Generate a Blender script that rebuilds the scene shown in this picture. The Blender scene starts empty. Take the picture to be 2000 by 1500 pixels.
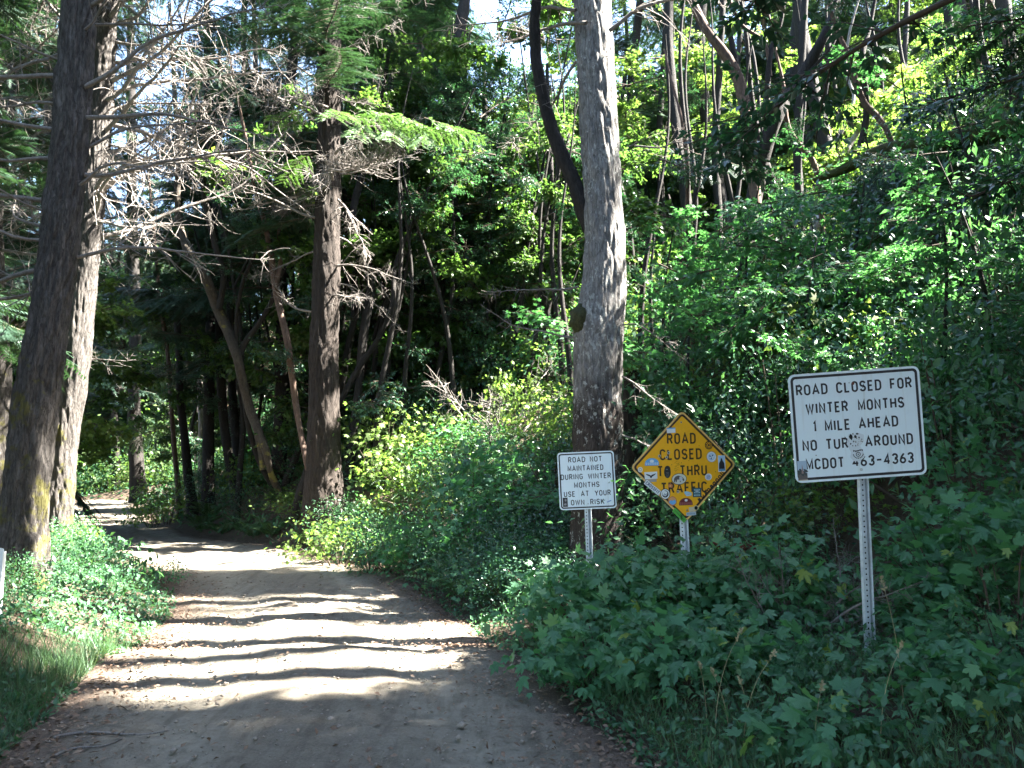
import bpy, math, random
import numpy as np
from mathutils import Vector, Matrix, noise as mnoise

random.seed(7)
rng = np.random.default_rng(7)
scene = bpy.context.scene
col = scene.collection
R_ = math.radians

# ------------------------------------------------------------------ camera, sky, sun, exposure
PITCH = R_(7.0)
CAM = (0.0, 0.0, 1.6)
cam = bpy.data.cameras.new('camera'); cam.sensor_width = 36; cam.lens = 27.0
cam.clip_start = 0.05; cam.clip_end = 1000
cam_ob = bpy.data.objects.new('camera', cam); col.objects.link(cam_ob)
cam_ob.location = CAM; cam_ob.rotation_euler = (R_(90) + PITCH, 0, 0)
scene.camera = cam_ob

SUN_EL, SUN_AZ = R_(50), R_(6)          # azimuth measured from +x towards +y
SUN = np.array([math.cos(SUN_EL)*math.cos(SUN_AZ), math.cos(SUN_EL)*math.sin(SUN_AZ), math.sin(SUN_EL)])
world = bpy.data.worlds.new('World'); scene.world = world; world.use_nodes = True
wn = world.node_tree; wn.nodes.clear()
wo = wn.nodes.new('ShaderNodeOutputWorld'); wb = wn.nodes.new('ShaderNodeBackground'); ws = wn.nodes.new('ShaderNodeTexSky')
ws.sky_type = 'NISHITA'; ws.sun_disc = False; ws.sun_elevation = SUN_EL; ws.sun_rotation = R_(90) - SUN_AZ
ws.air_density = 1.0; ws.dust_density = 1.2; ws.ozone_density = 1.0
wb.inputs['Strength'].default_value = 0.066
wn.links.new(ws.outputs[0], wb.inputs[0]); wn.links.new(wb.outputs[0], wo.inputs[0])
sun = bpy.data.lights.new('sun', 'SUN'); sun.energy = 5.0; sun.angle = R_(0.5); sun.color = (1.0, 0.95, 0.86)
sun_ob = bpy.data.objects.new('sun', sun); col.objects.link(sun_ob)
sun_ob.rotation_euler = Vector(tuple(SUN)).to_track_quat('Z', 'Y').to_euler(); sun_ob.location = (20, 0, 30)
vs = scene.view_settings
vs.view_transform = 'Standard'; vs.look = 'None'; vs.gamma = 1.0; vs.use_curve_mapping = False
vs.exposure = 4.3
cy = scene.cycles
cy.max_bounces = 6; cy.diffuse_bounces = 4; cy.glossy_bounces = 2; cy.transmission_bounces = 4; cy.transparent_max_bounces = 4
cy.sample_clamp_indirect = 6.0; cy.use_denoising = True
cy.caustics_reflective = False; cy.caustics_refractive = False

# ------------------------------------------------------------------ where things stand
FWD = np.array([0, math.cos(PITCH), math.sin(PITCH)]); UPV = np.array([0, -math.sin(PITCH), math.cos(PITCH)])
def ray(px, py):
    return FWD + np.array([(px-1000)/1500, 0, 0]) + UPV*(750-py)/1500
def at(px, py, Y):
    d = ray(px, py); return np.array(CAM) + d*(Y/d[1])
def project(p):
    d = np.asarray(p, float) - np.array(CAM); f = d @ FWD
    return 1000+1500*d[0]/f, 750-1500*(d @ UPV)/f

_ys = [-30, 0, 4.2, 5.2, 6.5, 7.8, 10, 12.5, 14.5, 17, 19.5, 22.5, 28, 39, 57, 61, 75, 120]
_L = [-2.4, -2.3, -2.75, -3.1, -3.4, -3.6, -4.2, -5.4, -6.7, -8.6, -10.6, -12.8, -16.8, -22.6, -31.5, -46, -110, -300]
_R = [2.4, 1.7, .8, .5, .17, -.26, -.9, -1.8, -2.7, -4.7, -6.9, -9.3, -12.9, -18.8, -28.0, -36, -95, -280]
_yy = np.linspace(-30, 120, 1501)
_k = np.ones(21)/21
def _smooth(v): return np.convolve(np.pad(np.interp(_yy, _ys, v), 10, mode='edge'), _k, 'valid')
_Ls, _Rs = _smooth(_L), _smooth(_R)
def edgeL(y): return np.interp(y, _yy, _Ls)
def edgeR(y): return np.interp(y, _yy, _Rs)
def sstep(a, b, x):
    t = np.clip((x-a)/(b-a), 0, 1); return t*t*(3-2*t)
def road_z(x, y):
    return (0.035*np.sin(y*1.05+0.6)*sstep(3, 6, y) + 0.02*np.sin(x*1.7+y*.6) + 0.05*np.exp(-((y-7.1-0.05*x)/.35)**2)
            - 0.05*np.exp(-((y-7.9-0.05*x)/.4)**2))
def ground(x, y):
    x = np.asarray(x, float); y = np.asarray(y, float)
    f = np.where(y > 14, .75, 1.0)
    sr = (x-edgeR(y))*f; sl = (edgeL(y)-x)*f
    off = 2.6 - 1.9*sstep(8, 13, y)
    t = np.maximum(sr-off, 0)
    bank = (0.34+.75*sstep(11, 15, y)*(1-sstep(40, 55, y)))*sstep(.15, 1.9, sr) + np.where(t < 34, .50*t*sstep(-.5, 3, t), 17+(t-34)*.2)
    bank = bank*(1-.93*sstep(55, 63, y)*(1-sstep(-26, -8, x)))
    left = 0.28*sstep(.1, 1.4, sl) + .012*np.maximum(sl, 0)
    n = (.07*np.sin(x*1.3+1)*np.sin(y*1.1) + .04*np.sin(x*2.9+y*2.1) + .16*np.sin(x*.33+2)*np.sin(y*.29))
    away = sstep(.1, 2.0, np.maximum(sr, sl))
    far = .22*np.maximum(y-70, 0)
    return road_z(x, y)*(1-away) + bank + left + n*away + far

LIT = []                                   # sun flecks: (point, radius) the canopy leaves open towards the sun
def lit(px, py, r, Y=None, k=.3):
    if Y is None:
        d = ray(px, py); t = 2.0
        for _ in range(4000):
            p = np.array(CAM)+d*t
            if p[2] <= ground(p[0], p[1]): break
            t *= 1.0025
    else: p = at(px, py, Y)
    LIT.append((p[0], p[1], p[2], r, k))
for px in range(400, 1000, 60): lit(px, 1256 - (px-700)*.02, .28)
for px in range(520, 950, 70): lit(px, 1228, .2)
for q in [(150,1375,.4),(230,1350,.35),(310,1335,.25),(300,1290,.3),(380,1290,.25),(100,1310,.4),(60,1250,.4),(130,1230,.35),(10,1200,.4),(60,1180,.4),(90,1150,.4),(200,1240,.3),(40,1300,.4)]: lit(*q, k=.28)
for q in [(10,1230,.5),(60,1200,.5),(100,1260,.5),(30,1160,.4),(80,1225,.45),(160,1210,.4),(120,1290,.35)]: lit(*q, k=.4)
for q in [(760,1372,.17),(640,1478,.18),(700,1335,.13),(820,1300,.15),(480,1183,.25),(560,1170,.2),(640,1190,.15),(330,1410,.15),(540,1405,.12),(980,1500,.15),(900,1390,.1),(440,1470,.12)]: lit(*q, k=.13)
for px in range(300, 700, 45): lit(px, 1100 - (px-500)*.01, .5)
for q in [(230,1060,.9),(270,1090,.8),(330,1105,.7),(200,1020,1.2),(190,990,2),(240,1010,1.5),(290,1035,1.2),(180,968,3)]: lit(*q, k=.5)
for q in [(650,1030,.7,15),(720,1010,.6,14.5),(740,960,.8,15.5),(700,900,.8,17),(790,870,.9,17),(850,850,.9,17),(900,800,1.2,19),(1000,780,1,19),(1060,760,1,20),(640,930,.6,17),(600,960,.7,17),(560,900,.6,20),(690,980,.7,14.5),(760,910,.8,15),(950,830,1,17),(1000,740,1.2,21),(620,990,.7,15.5),(820,900,.9,16),(880,830,1,18),(780,800,1,20),(580,940,.8,18),(700,860,.9,18.5)]: lit(*q, k=.75)
for y in range(500, 790, 40): lit(158, y, .28, 14.5)
for y in range(-60, 600, 45): lit(1207, y, .15, 9.4, .25)
for q in [(840,260,.9,11),(760,250,.8,12),(660,350,1,13),(1280,380,.8,11),(1270,330,.7,11)]: lit(*q)
for q in [(400,200,2,13),(300,100,2,12),(330,330,1.6,12),(520,300,2,14),(1750,200,3,22),(1650,300,2,22),(1850,150,3,22),(1500,60,2,20)]: lit(*q)
_r = random.Random(77)
for _ in range(80):                        # small breaks in the canopy all over the wood
    px, py, Y_ = _r.uniform(-100, 2000), _r.uniform(-50, 820), _r.uniform(13, 40)
    if px > 1150 and py > 330: continue
    if px < 420 and Y_ < 19: continue
    lit(px, py, _r.uniform(.3, .8), Y_)
for _ in range(16): lit(_r.uniform(1380, 2050), _r.uniform(-60, 300), _r.uniform(.5, 1.1), _r.uniform(15, 30))
for _ in range(34): lit(_r.uniform(1230, 2000), _r.uniform(300, 700), _r.uniform(.08, .26), _r.uniform(9.0, 14), .2)
LITA = np.array(LIT)
def sunlit_gap(p, s):
    d = np.asarray(p)[None, :] - LITA[:, :3]
    a = d @ SUN
    dist = np.linalg.norm(d - a[:, None]*SUN[None, :], axis=1)
    return bool(np.any((a > 1.0) & (dist < LITA[:, 3] + LITA[:, 4]*s*1.6)))

# ------------------------------------------------------------------ object helpers
def tag(o, label=None, cat=None, group=None, kind=None):
    if label: o['label'] = label
    if cat: o['category'] = cat
    if group: o['group'] = group
    if kind: o['kind'] = kind
    return o
def empty(name, loc=(0, 0, 0), rz=0.0):
    o = bpy.data.objects.new(name, None); col.objects.link(o); o.location = tuple(loc); o.rotation_euler = (0, 0, rz)
    o.empty_display_size = .2
    return o
def link(name, me, parent=None, loc=(0, 0, 0), mat=None):
    o = bpy.data.objects.new(name, me); col.objects.link(o); o.location = tuple(loc)
    if mat is not None and not me.materials: me.materials.append(mat)
    if parent is not None: o.parent = parent
    return o
def mesh_np(name, V, F, mat=None, var=None, smooth=False):
    """V (n,3), F (m,k) of one polygon size"""
    V = np.ascontiguousarray(V, dtype=np.float32); F = np.ascontiguousarray(F, dtype=np.int32)
    me = bpy.data.meshes.new(name)
    k = F.shape[1]
    me.vertices.add(len(V)); me.vertices.foreach_set('co', V.ravel())
    me.loops.add(F.size); me.loops.foreach_set('vertex_index', F.ravel())
    me.polygons.add(len(F)); me.polygons.foreach_set('loop_start', np.arange(0, F.size, k, dtype=np.int32))
    if smooth: me.polygons.foreach_set('use_smooth', np.ones(len(F), dtype=bool))
    me.update(calc_edges=True)
    if var is not None:
        a = me.attributes.new('var', 'FLOAT', 'POINT'); a.data.foreach_set('value', np.ascontiguousarray(var, dtype=np.float32))
    if mat: me.materials.append(mat)
    return me
def unit(v):
    v = np.asarray(v, float); return v/np.maximum(np.linalg.norm(v, axis=-1, keepdims=True), 1e-9)
def frames(d, n):
    """rotation matrices with Y=d and Z close to n"""
    y = unit(d); x = unit(np.cross(y, n)); z = np.cross(x, y)
    return np.stack([x, y, z], axis=2)
def stamp(tmpl, pos, rot, sc, var):
    V, F = tmpl
    W = np.einsum('nij,vj->nvi', rot, V)*sc[:, None, None] + pos[:, None, :]
    n, v = len(pos), len(V)
    FF = F[None] + (np.arange(n)*v)[:, None, None]
    return W.reshape(-1, 3), FF.reshape(-1, 3), np.repeat(var, v)
def join_parts(parts):
    Vs, Fs, Cs, o = [], [], [], 0
    for V, F, C in parts:
        if len(V) == 0: continue
        Vs.append(V); Fs.append(F+o); Cs.append(C); o += len(V)
    return np.concatenate(Vs), np.concatenate(Fs), np.concatenate(Cs)

# ------------------------------------------------------------------ materials
class NT:
    def __init__(s, name):
        s.m = bpy.data.materials.new(name); s.m.use_nodes = True; s.t = s.m.node_tree
        s.b = s.t.nodes['Principled BSDF']; s.o = s.t.nodes['Material Output']
    def n(s, t, **kw):
        x = s.t.nodes.new(t)
        for k, v in kw.items():
            if k in x.inputs: x.inputs[k].default_value = v
            else: setattr(x, k, v)
        return x
    def l(s, a, b): s.t.links.new(a, b)
    def coords(s, scale=(1, 1, 1), kind='Object'):
        c = s.n('ShaderNodeTexCoord'); m = s.n('ShaderNodeMapping'); m.inputs['Scale'].default_value = scale
        s.l(c.outputs[kind], m.inputs['Vector']); return m.outputs[0]
    def noise(s, vec, scale, detail=6, rough=.6, dist=0):
        x = s.n('ShaderNodeTexNoise'); x.inputs['Scale'].default_value = scale; x.inputs['Detail'].default_value = detail
        x.inputs['Roughness'].default_value = rough; x.inputs['Distortion'].default_value = dist
        s.l(vec, x.inputs['Vector']); return x.outputs['Fac']
    def ramp(s, fac, stops):
        r = s.n('ShaderNodeValToRGB'); e = r.color_ramp.elements
        while len(e) < len(stops): e.new(.5)
        for i, (p, c) in enumerate(stops):
            e[i].position = p; e[i].color = (c, c, c, 1) if isinstance(c, (int, float)) else (*c, 1)
        s.l(fac, r.inputs[0]); return r.outputs[0]
    def mix(s, f, a, b, typ='MIX'):
        x = s.n('ShaderNodeMix', data_type='RGBA', blend_type=typ)
        for v, i in ((f, 0), (a, 6), (b, 7)):
            if hasattr(v, 'is_linked') or hasattr(v, 'links'): s.l(v, x.inputs[i])
            else: x.inputs[i].default_value = v if isinstance(v, (int, float)) else (*v, 1)
        return x.outputs[2]
    def math(s, op, a, b=0.0):
        x = s.n('ShaderNodeMath', operation=op)
        for v, i in ((a, 0), (b, 1)):
            if hasattr(v, 'links'): s.l(v, x.inputs[i])
            else: x.inputs[i].default_value = v
        return x.outputs[0]
    def bump(s, h, dist=.02, strength=1.0):
        x = s.n('ShaderNodeBump'); x.inputs['Distance'].default_value = dist; x.inputs['Strength'].default_value = strength
        s.l(h, x.inputs['Height']); s.l(x.outputs[0], s.b.inputs['Normal']); return x.outputs[0]

def plain(name, c, rough=.6, metal=0.0, mottle=.0, spec=.5):
    N = NT(name); N.b.inputs['Roughness'].default_value = rough; N.b.inputs['Metallic'].default_value = metal
    N.b.inputs['Specular IOR Level'].default_value = spec
    if mottle:
        f = N.noise(N.coords((1, 1, 1)), 14, 8, .7)
        c2 = tuple(max(0, v*(1-mottle)) for v in c); c3 = tuple(min(1, v*(1+mottle*.5)) for v in c)
        N.l(N.ramp(f, [(.3, c2), (.65, c3)]), N.b.inputs['Base Color'])
    else: N.b.inputs['Base Color'].default_value = (*c, 1)
    return N.m

def leaf_mat(name, dark, mid, light, trans=.35, rough=.42, tcol=None, yellow=None, spec=.4):
    N = NT(name)
    a = N.n('ShaderNodeAttribute'); a.attribute_name = 'var'
    oi = N.n('ShaderNodeObjectInfo')
    g = N.n('ShaderNodeNewGeometry')
    f = N.math('ADD', N.math('MULTIPLY', a.outputs['Fac'], .75), N.math('MULTIPLY', oi.outputs['Random'], .25))
    st = [(.0, dark), (.5, mid), (.9, light)]
    if yellow: st.append((.985, yellow))
    c = N.ramp(f, st)
    n1 = N.noise(N.coords((1, 1, 1)), 30, 3, .6)
    c = N.mix(.35, c, N.ramp(n1, [(.3, tuple(v*.6 for v in mid)), (.7, tuple(v*1.3 for v in light))]), 'MIX')
    # undersides are paler
    c = N.mix(N.math('MULTIPLY', g.outputs['Backfacing'], .35), c, tuple(v*1.5+.01 for v in mid))
    N.l(c, N.b.inputs['Base Color'])
    N.b.inputs['Roughness'].default_value = rough; N.b.inputs['Specular IOR Level'].default_value = spec
    tr = N.n('ShaderNodeBsdfTranslucent'); ms = N.n('ShaderNodeMixShader'); ms.inputs[0].default_value = trans
    tc = N.mix(1.0, c, tcol or (1.9, 2.25, 1.0), 'MULTIPLY')
    N.l(tc, tr.inputs[0]); N.l(N.b.outputs[0], ms.inputs[1]); N.l(tr.outputs[0], ms.inputs[2]); N.l(ms.outputs[0], N.o.inputs[0])
    return N.m

M = {}
M['maple'] = leaf_mat('maple_leaf', (.028, .092, .048), (.050, .150, .076), (.085, .205, .090), .32, .5, yellow=(.25, .28, .04))
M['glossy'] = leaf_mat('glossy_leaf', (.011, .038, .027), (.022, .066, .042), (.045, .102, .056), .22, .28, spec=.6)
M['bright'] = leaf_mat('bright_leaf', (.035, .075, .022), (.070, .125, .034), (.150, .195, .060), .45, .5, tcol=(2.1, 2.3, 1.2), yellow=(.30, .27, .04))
M['needle'] = leaf_mat('needle', (.010, .030, .021), (.021, .050, .032), (.044, .084, .048), .18, .5)
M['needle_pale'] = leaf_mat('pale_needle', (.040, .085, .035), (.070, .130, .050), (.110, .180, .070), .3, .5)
M['fern'] = leaf_mat('fern_green', (.020, .052, .022), (.036, .080, .030), (.065, .112, .040), .25, .45)
M['grass'] = leaf_mat('grass_blade', (.028, .070, .036), (.050, .110, .055), (.11, .15, .075), .3, .5, tcol=(2, 2.3, 1.2), yellow=(.32, .27, .13))
M['cover'] = leaf_mat('cover_leaf', (.020, .066, .038), (.038, .108, .058), (.075, .160, .075), .3, .45, yellow=(.22, .2, .06))
M['far_leaf'] = leaf_mat('far_leaf', (.020, .045, .020), (.045, .090, .030), (.095, .140, .040), .4, .5, yellow=(.22, .22, .04))
M['litter'] = leaf_mat('dead_leaf', (.055, .030, .018), (.13, .075, .045), (.30, .22, .16), .1, .7, tcol=(1.2, 1, .8))

def bark(name, dark, mid, light, fur=9, stretch=.22, moss=0.0, lichen=0.0, bumpd=.03, mossc=(.10, .092, .028), mossh=5.5):
    N = NT(name); w = N.coords((1, 1, 1)); v = N.coords((1, 1, stretch))
    n = N.noise(v, fur*1.2, 9, .68, .15); n2 = N.noise(v, fur*4, 6, .75, .1); n3 = N.noise(N.coords((1, 1, .6)), 2.2, 5, .6)
    vo = N.n('ShaderNodeTexVoronoi', feature='DISTANCE_TO_EDGE'); vo.inputs['Scale'].default_value = fur*2.1
    nz = N.n('ShaderNodeTexNoise'); nz.inputs['Detail'].default_value = 5; nz.inputs['Scale'].default_value = fur*2.2; N.l(v, nz.inputs['Vector'])
    vv = N.n('ShaderNodeVectorMath', operation='MULTIPLY_ADD'); N.l(nz.outputs['Color'], vv.inputs[0]); vv.inputs[1].default_value = (.11, .11, .11); N.l(v, vv.inputs[2])
    N.l(vv.outputs[0], vo.inputs['Vector'])
    plates = N.ramp(vo.outputs['Distance'], [(0, .25), (.10, 1.0)])
    c = N.ramp(n, [(.28, dark), (.5, mid), (.72, light)])
    c = N.mix(plates, tuple(v*.8 for v in dark), c)
    c = N.mix(N.ramp(n3, [(.35, 0.0), (.7, .45)]), c, mid)
    c = N.mix(.5, c, N.ramp(n2, [(.3, dark), (.7, light)]))
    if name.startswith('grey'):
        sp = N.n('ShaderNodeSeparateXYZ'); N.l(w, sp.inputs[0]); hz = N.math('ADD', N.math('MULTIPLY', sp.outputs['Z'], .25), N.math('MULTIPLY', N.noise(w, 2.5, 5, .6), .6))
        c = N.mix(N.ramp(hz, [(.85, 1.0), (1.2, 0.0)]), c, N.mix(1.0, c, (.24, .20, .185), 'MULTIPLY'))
    if lichen:
        ln = N.math('ADD', N.noise(N.coords((1, 1, .7)), 17, 5, .7), N.math('MULTIPLY', N.noise(w, 1.6, 3, .5), .35)); c = N.mix(N.ramp(ln, [(.79-lichen, 0.0), (.84-lichen, .85)]), c, (.38, .385, .36))
    if moss:
        sp = N.n('ShaderNodeSeparateXYZ'); N.l(w, sp.inputs[0])
        h = N.n('ShaderNodeMapRange'); N.l(sp.outputs['Z'], h.inputs[0]); h.inputs[1].default_value = 0; h.inputs[2].default_value = mossh; h.inputs[3].default_value = .14; h.inputs[4].default_value = -.08
        mn = N.math('ADD', N.noise(w, 2.4, 6, .65), h.outputs[0])
        c = N.mix(N.ramp(mn, [(.70-moss, 0.0), (.76-moss, .9)]), c, mossc)
    N.l(c, N.b.inputs['Base Color']); N.b.inputs['Roughness'].default_value = .9; N.b.inputs['Specular IOR Level'].default_value = .25
    h = N.math('ADD', N.math('MULTIPLY', plates, .6), N.math('ADD', N.math('MULTIPLY', n, .7), N.math('MULTIPLY', n2, .35)))
    N.bump(h, bumpd, 1.0)
    return N.m
M['fir_bark'] = bark('mossy_fir_bark', (.009, .0075, .0065), (.034, .029, .026), (.19, .172, .158), 10, .20, moss=.085, bumpd=.018, lichen=.0)
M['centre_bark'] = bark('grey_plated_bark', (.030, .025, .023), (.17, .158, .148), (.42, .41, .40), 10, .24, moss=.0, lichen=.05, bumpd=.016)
M['brown_bark'] = bark('furrowed_bark', (.008, .0065, .0055), (.030, .023, .019), (.085, .067, .057), 11, .12, bumpd=.03)
M['dark_bark'] = bark('dark_bark', (.008, .007, .0065), (.024, .021, .019), (.058, .051, .046), 10, .25, bumpd=.02)
M['moss_bark'] = bark('moss_coated_bark', (.018, .014, .010), (.05, .042, .034), (.12, .10, .08), 7, .4, moss=.13, bumpd=.012, mossc=(.17, .15, .04), mossh=3.2)
M['pink_bark'] = bark('peeling_red_bark', (.035, .021, .016), (.085, .053, .040), (.22, .155, .12), 4, .35, bumpd=.006)
M['pale_bark'] = bark('pale_bark', (.10, .085, .07), (.28, .25, .22), (.42, .39, .36), 6, .3, bumpd=.01)
M['dead_wood'] = bark('dead_wood', (.08, .068, .060), (.20, .178, .160), (.34, .31, .285), 12, .3, bumpd=.004)
M['twig'] = plain('brown_twig', (.07, .05, .035), .9)

# dirt road, soil
def dirt():
    N = NT('dirt'); w = N.coords((1, 1, 1), 'Object')
    a = N.n('ShaderNodeAttribute'); a.attribute_name = 'var'          # 0 = middle of the road, 1 = at its edges
    st = N.coords((1, .35, 1))
    n = N.noise(st, 1.3, 8, .6, .4); n2 = N.noise(w, 9, 8, .7); n3 = N.noise(w, 55, 5, .8)
    c = N.ramp(n, [(.3, (.110, .095, .068)), (.5, (.160, .143, .106)), (.7, (.215, .195, .150))])
    c = N.mix(.45, c, N.ramp(n2, [(.32, (.085, .066, .05)), (.62, (.23, .20, .165))]))
    e = N.math('ADD', a.outputs['Fac'], N.math('MULTIPLY', N.math('SUBTRACT', n2, .5), .9))
    c = N.mix(N.ramp(e, [(.42, 0.0), (.85, .85)]), c, N.mix(n3, (.045, .022, .015), (.13, .07, .045)))
    c = N.mix(.35, c, N.ramp(n3, [(.35, (.06, .048, .038)), (.6, (.25, .22, .185))]))
    tk = N.n('ShaderNodeAttribute'); tk.attribute_name = 'track'     # packed wheel tracks are paler, the crown between is darker
    c = N.mix(N.math('MULTIPLY', tk.outputs['Fac'], N.ramp(n2, [(.3, .15), (.6, .75)])), c, (.27, .245, .195))
    c = N.mix(N.ramp(N.noise(N.coords((3, .5, 1)), 2.2, 6, .65), [(.5, 0.0), (.62, .4)]), c, (.075, .06, .045))
    vo = N.n('ShaderNodeTexVoronoi'); vo.inputs['Scale'].default_value = 38; N.l(w, vo.inputs['Vector'])
    peb = N.ramp(vo.outputs['Distance'], [(.10, 1.0), (.2, 0.0)])
    c = N.mix(N.math('MULTIPLY', peb, .35), c, (.26, .23, .20))
    N.l(c, N.b.inputs['Base Color']); N.b.inputs['Roughness'].default_value = .95; N.b.inputs['Specular IOR Level'].default_value = .15
    h = N.math('ADD', N.math('MULTIPLY', n2, .6), N.math('ADD', N.math('MULTIPLY', n3, .35), N.math('MULTIPLY', peb, .35)))
    N.bump(h, .03, .9)
    return N.m
def soil():
    N = NT('forest_soil'); w = N.coords((1, 1, 1)); n = N.noise(w, 2.5, 8, .65); n2 = N.noise(w, 22, 6, .75)
    c = N.ramp(n, [(.3, (.035, .022, .014)), (.5, (.07, .042, .026)), (.7, (.10, .07, .04))])
    c = N.mix(.5, c, N.ramp(n2, [(.3, (.025, .02, .012)), (.7, (.15, .10, .065))]))
    N.l(c, N.b.inputs['Base Color']); N.b.inputs['Roughness'].default_value = .95
    N.bump(N.math('ADD', n, n2), .06, 1.0)
    return N.m
M['dirt'] = dirt(); M['soil'] = soil()

# ------------------------------------------------------------------ ground and road
def grid_mesh(name, X, Y, Z, mat, var=None):
    r, c = X.shape
    V = np.stack([X.ravel(), Y.ravel(), Z.ravel()], 1)
    i = np.arange((r-1)*c).reshape(r-1, c)[:, :-1].ravel()
    return mesh_np(name, V, np.stack([i, i+1, i+c+1, i+c], 1), mat, None if var is None else var.ravel(), True)
gy = np.concatenate([np.linspace(-30, -1, 25), np.linspace(0, 26, 261), np.linspace(26.4, 70, 110), np.linspace(72, 400, 40)])
gt = np.concatenate([np.linspace(-1, 1, 9)]);
cols = np.concatenate([-np.geomspace(400, 8, 34), -np.linspace(7.8, .25, 60), [.0], ])
def xcols(y):
    L, Rr = edgeL(y), edgeR(y); w = Rr-L
    left = L - np.concatenate([np.geomspace(300, 9, 28), np.linspace(8.6, 0, 58)])
    mid = np.linspace(L+.12, Rr-.12, 18)
    right = Rr + np.concatenate([np.linspace(0, 12, 90), np.geomspace(12.5, 300, 45)])
    return np.concatenate([left, mid, right])
X = np.array([xcols(y) for y in gy]); Y = np.repeat(gy[:, None], X.shape[1], 1)
Z = ground(X, Y)
on_road = sstep(-.25, .25, np.minimum(X-edgeL(Y), edgeR(Y)-X))
Zg = Z - .10*on_road
o = link('ground', grid_mesh('ground', X, Y, Zg, M['soil'])); tag(o, kind='structure')
ry = np.concatenate([np.linspace(-12, 0, 20), np.linspace(.05, 24, 400), np.linspace(24.2, 59.5, 150)])
u = np.linspace(0, 1, 61)
def rows(y): return edgeL(y)-.35 + u*(edgeR(y)-edgeL(y)+.7)
X = np.array([rows(y) for y in ry]); Y = np.repeat(ry[:, None], 61, 1)
edge = np.minimum(u, 1-u)[None, :]*(edgeR(Y)-edgeL(Y)+.7)
rut = -.025*np.exp(-((u[None, :]-.3)/.07)**2) - .025*np.exp(-((u[None, :]-.72)/.07)**2)
jit = rng.normal(0, 1, X.shape)*.003
wob = .012*np.sin(X*5.1+Y*1.3)*np.sin(Y*3.7-X) + .008*np.sin(X*11+Y*7)
Z = ground(X, Y) + .006 + rut + jit + wob - .10*(1-sstep(0, .38, edge+.05*np.sin(Y*3.1)+.04*np.sin(Y*7.7)))
var = 1-sstep(.15, 1.1, edge)
var = np.maximum(var, .9*sstep(.55, .95, u[None, :])*sstep(9, 12, Y)*(1-sstep(15, 18, Y)))
rm = grid_mesh('dirt_road', X, Y, Z, M['dirt'], var)
ta = rm.attributes.new('track', 'FLOAT', 'POINT'); tv_ = (np.exp(-((u[None, :]-.3)/.08)**2)+np.exp(-((u[None, :]-.72)/.08)**2))*np.ones_like(X); ta.data.foreach_set('value', tv_.ravel().astype(np.float32))
o = link('dirt_road', rm); tag(o, kind='structure')

# ------------------------------------------------------------------ tubes (trunks, limbs, twigs)
def resample(P, Rr, n):
    P = np.asarray(P, float); Rr = np.asarray(Rr, float)
    s = np.concatenate([[0], np.cumsum(np.linalg.norm(np.diff(P, axis=0), axis=1))]); s /= s[-1]
    t = np.linspace(0, 1, n)
    # smooth interpolation (Catmull-Rom by cubic hermite)
    m = np.gradient(P, s, axis=0)
    i = np.clip(np.searchsorted(s, t, 'right')-1, 0, len(s)-2); h = (s[i+1]-s[i]); w = ((t-s[i])/h)
    h00 = 2*w**3-3*w**2+1; h10 = w**3-2*w**2+w; h01 = -2*w**3+3*w**2; h11 = w**3-w**2
    Q = h00[:, None]*P[i] + (h10*h)[:, None]*m[i] + h01[:, None]*P[i+1] + (h11*h)[:, None]*m[i+1]
    return Q, np.interp(t, s, Rr)
def tube(P, Rr, segs=8, rad_fn=None, cap=True):
    P = np.asarray(P, float); n = len(P)
    T = unit(np.gradient(P, axis=0))
    ref = np.array([0, 0, 1.0]) if abs(T[:, 2]).mean() < .7 else np.array([0, 1.0, 0])
    A = unit(np.cross(T, ref)); B = np.cross(A, T)
    th = np.linspace(0, 2*np.pi, segs, endpoint=False)
    rr = np.asarray(Rr, float)[:, None]*np.ones((1, segs))
    if rad_fn is not None: rr = rad_fn(P, rr, th, A, B)
    V = P[:, None, :] + rr[:, :, None]*(np.cos(th)[None, :, None]*A[:, None, :] + np.sin(th)[None, :, None]*B[:, None, :])
    i = (np.arange(n-1)*segs)[:, None]; j = np.arange(segs)[None, :]; k = (j+1) % segs
    a, b, c, d = i+j, i+k, i+segs+k, i+segs+j
    F = np.concatenate([np.stack([a, c, b], -1).reshape(-1, 3), np.stack([a, d, c], -1).reshape(-1, 3)])
    V = V.reshape(-1, 3)
    return V, F, np.full(len(V), .5)
def bark_rad(amp, freq, seed, flare=None, lumps=.03):
    def fn(P, rr, th, A, B):
        out = np.empty_like(rr)
        for i in range(len(P)):
            for j in range(rr.shape[1]):
                r0 = rr[i, j]
                d = math.cos(th[j])*A[i]+math.sin(th[j])*B[i]
                q = Vector((d[0]*r0*freq+seed, d[1]*r0*freq, P[i][2]*freq*.22))
                v = mnoise.fractal(q, 1.0, 2.0, 4)
                v2 = 1-abs(mnoise.noise(q*.9+Vector((3, 1, 7))))*2.2
                w = mnoise.noise(Vector((d[0]*1.5, d[1]*1.5, P[i][2]*.9+seed)))
                out[i, j] = r0*(1+lumps*w*2) + amp*(v*.8 - max(0, v2-.45)*1.3)
        return out
    return fn

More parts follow.
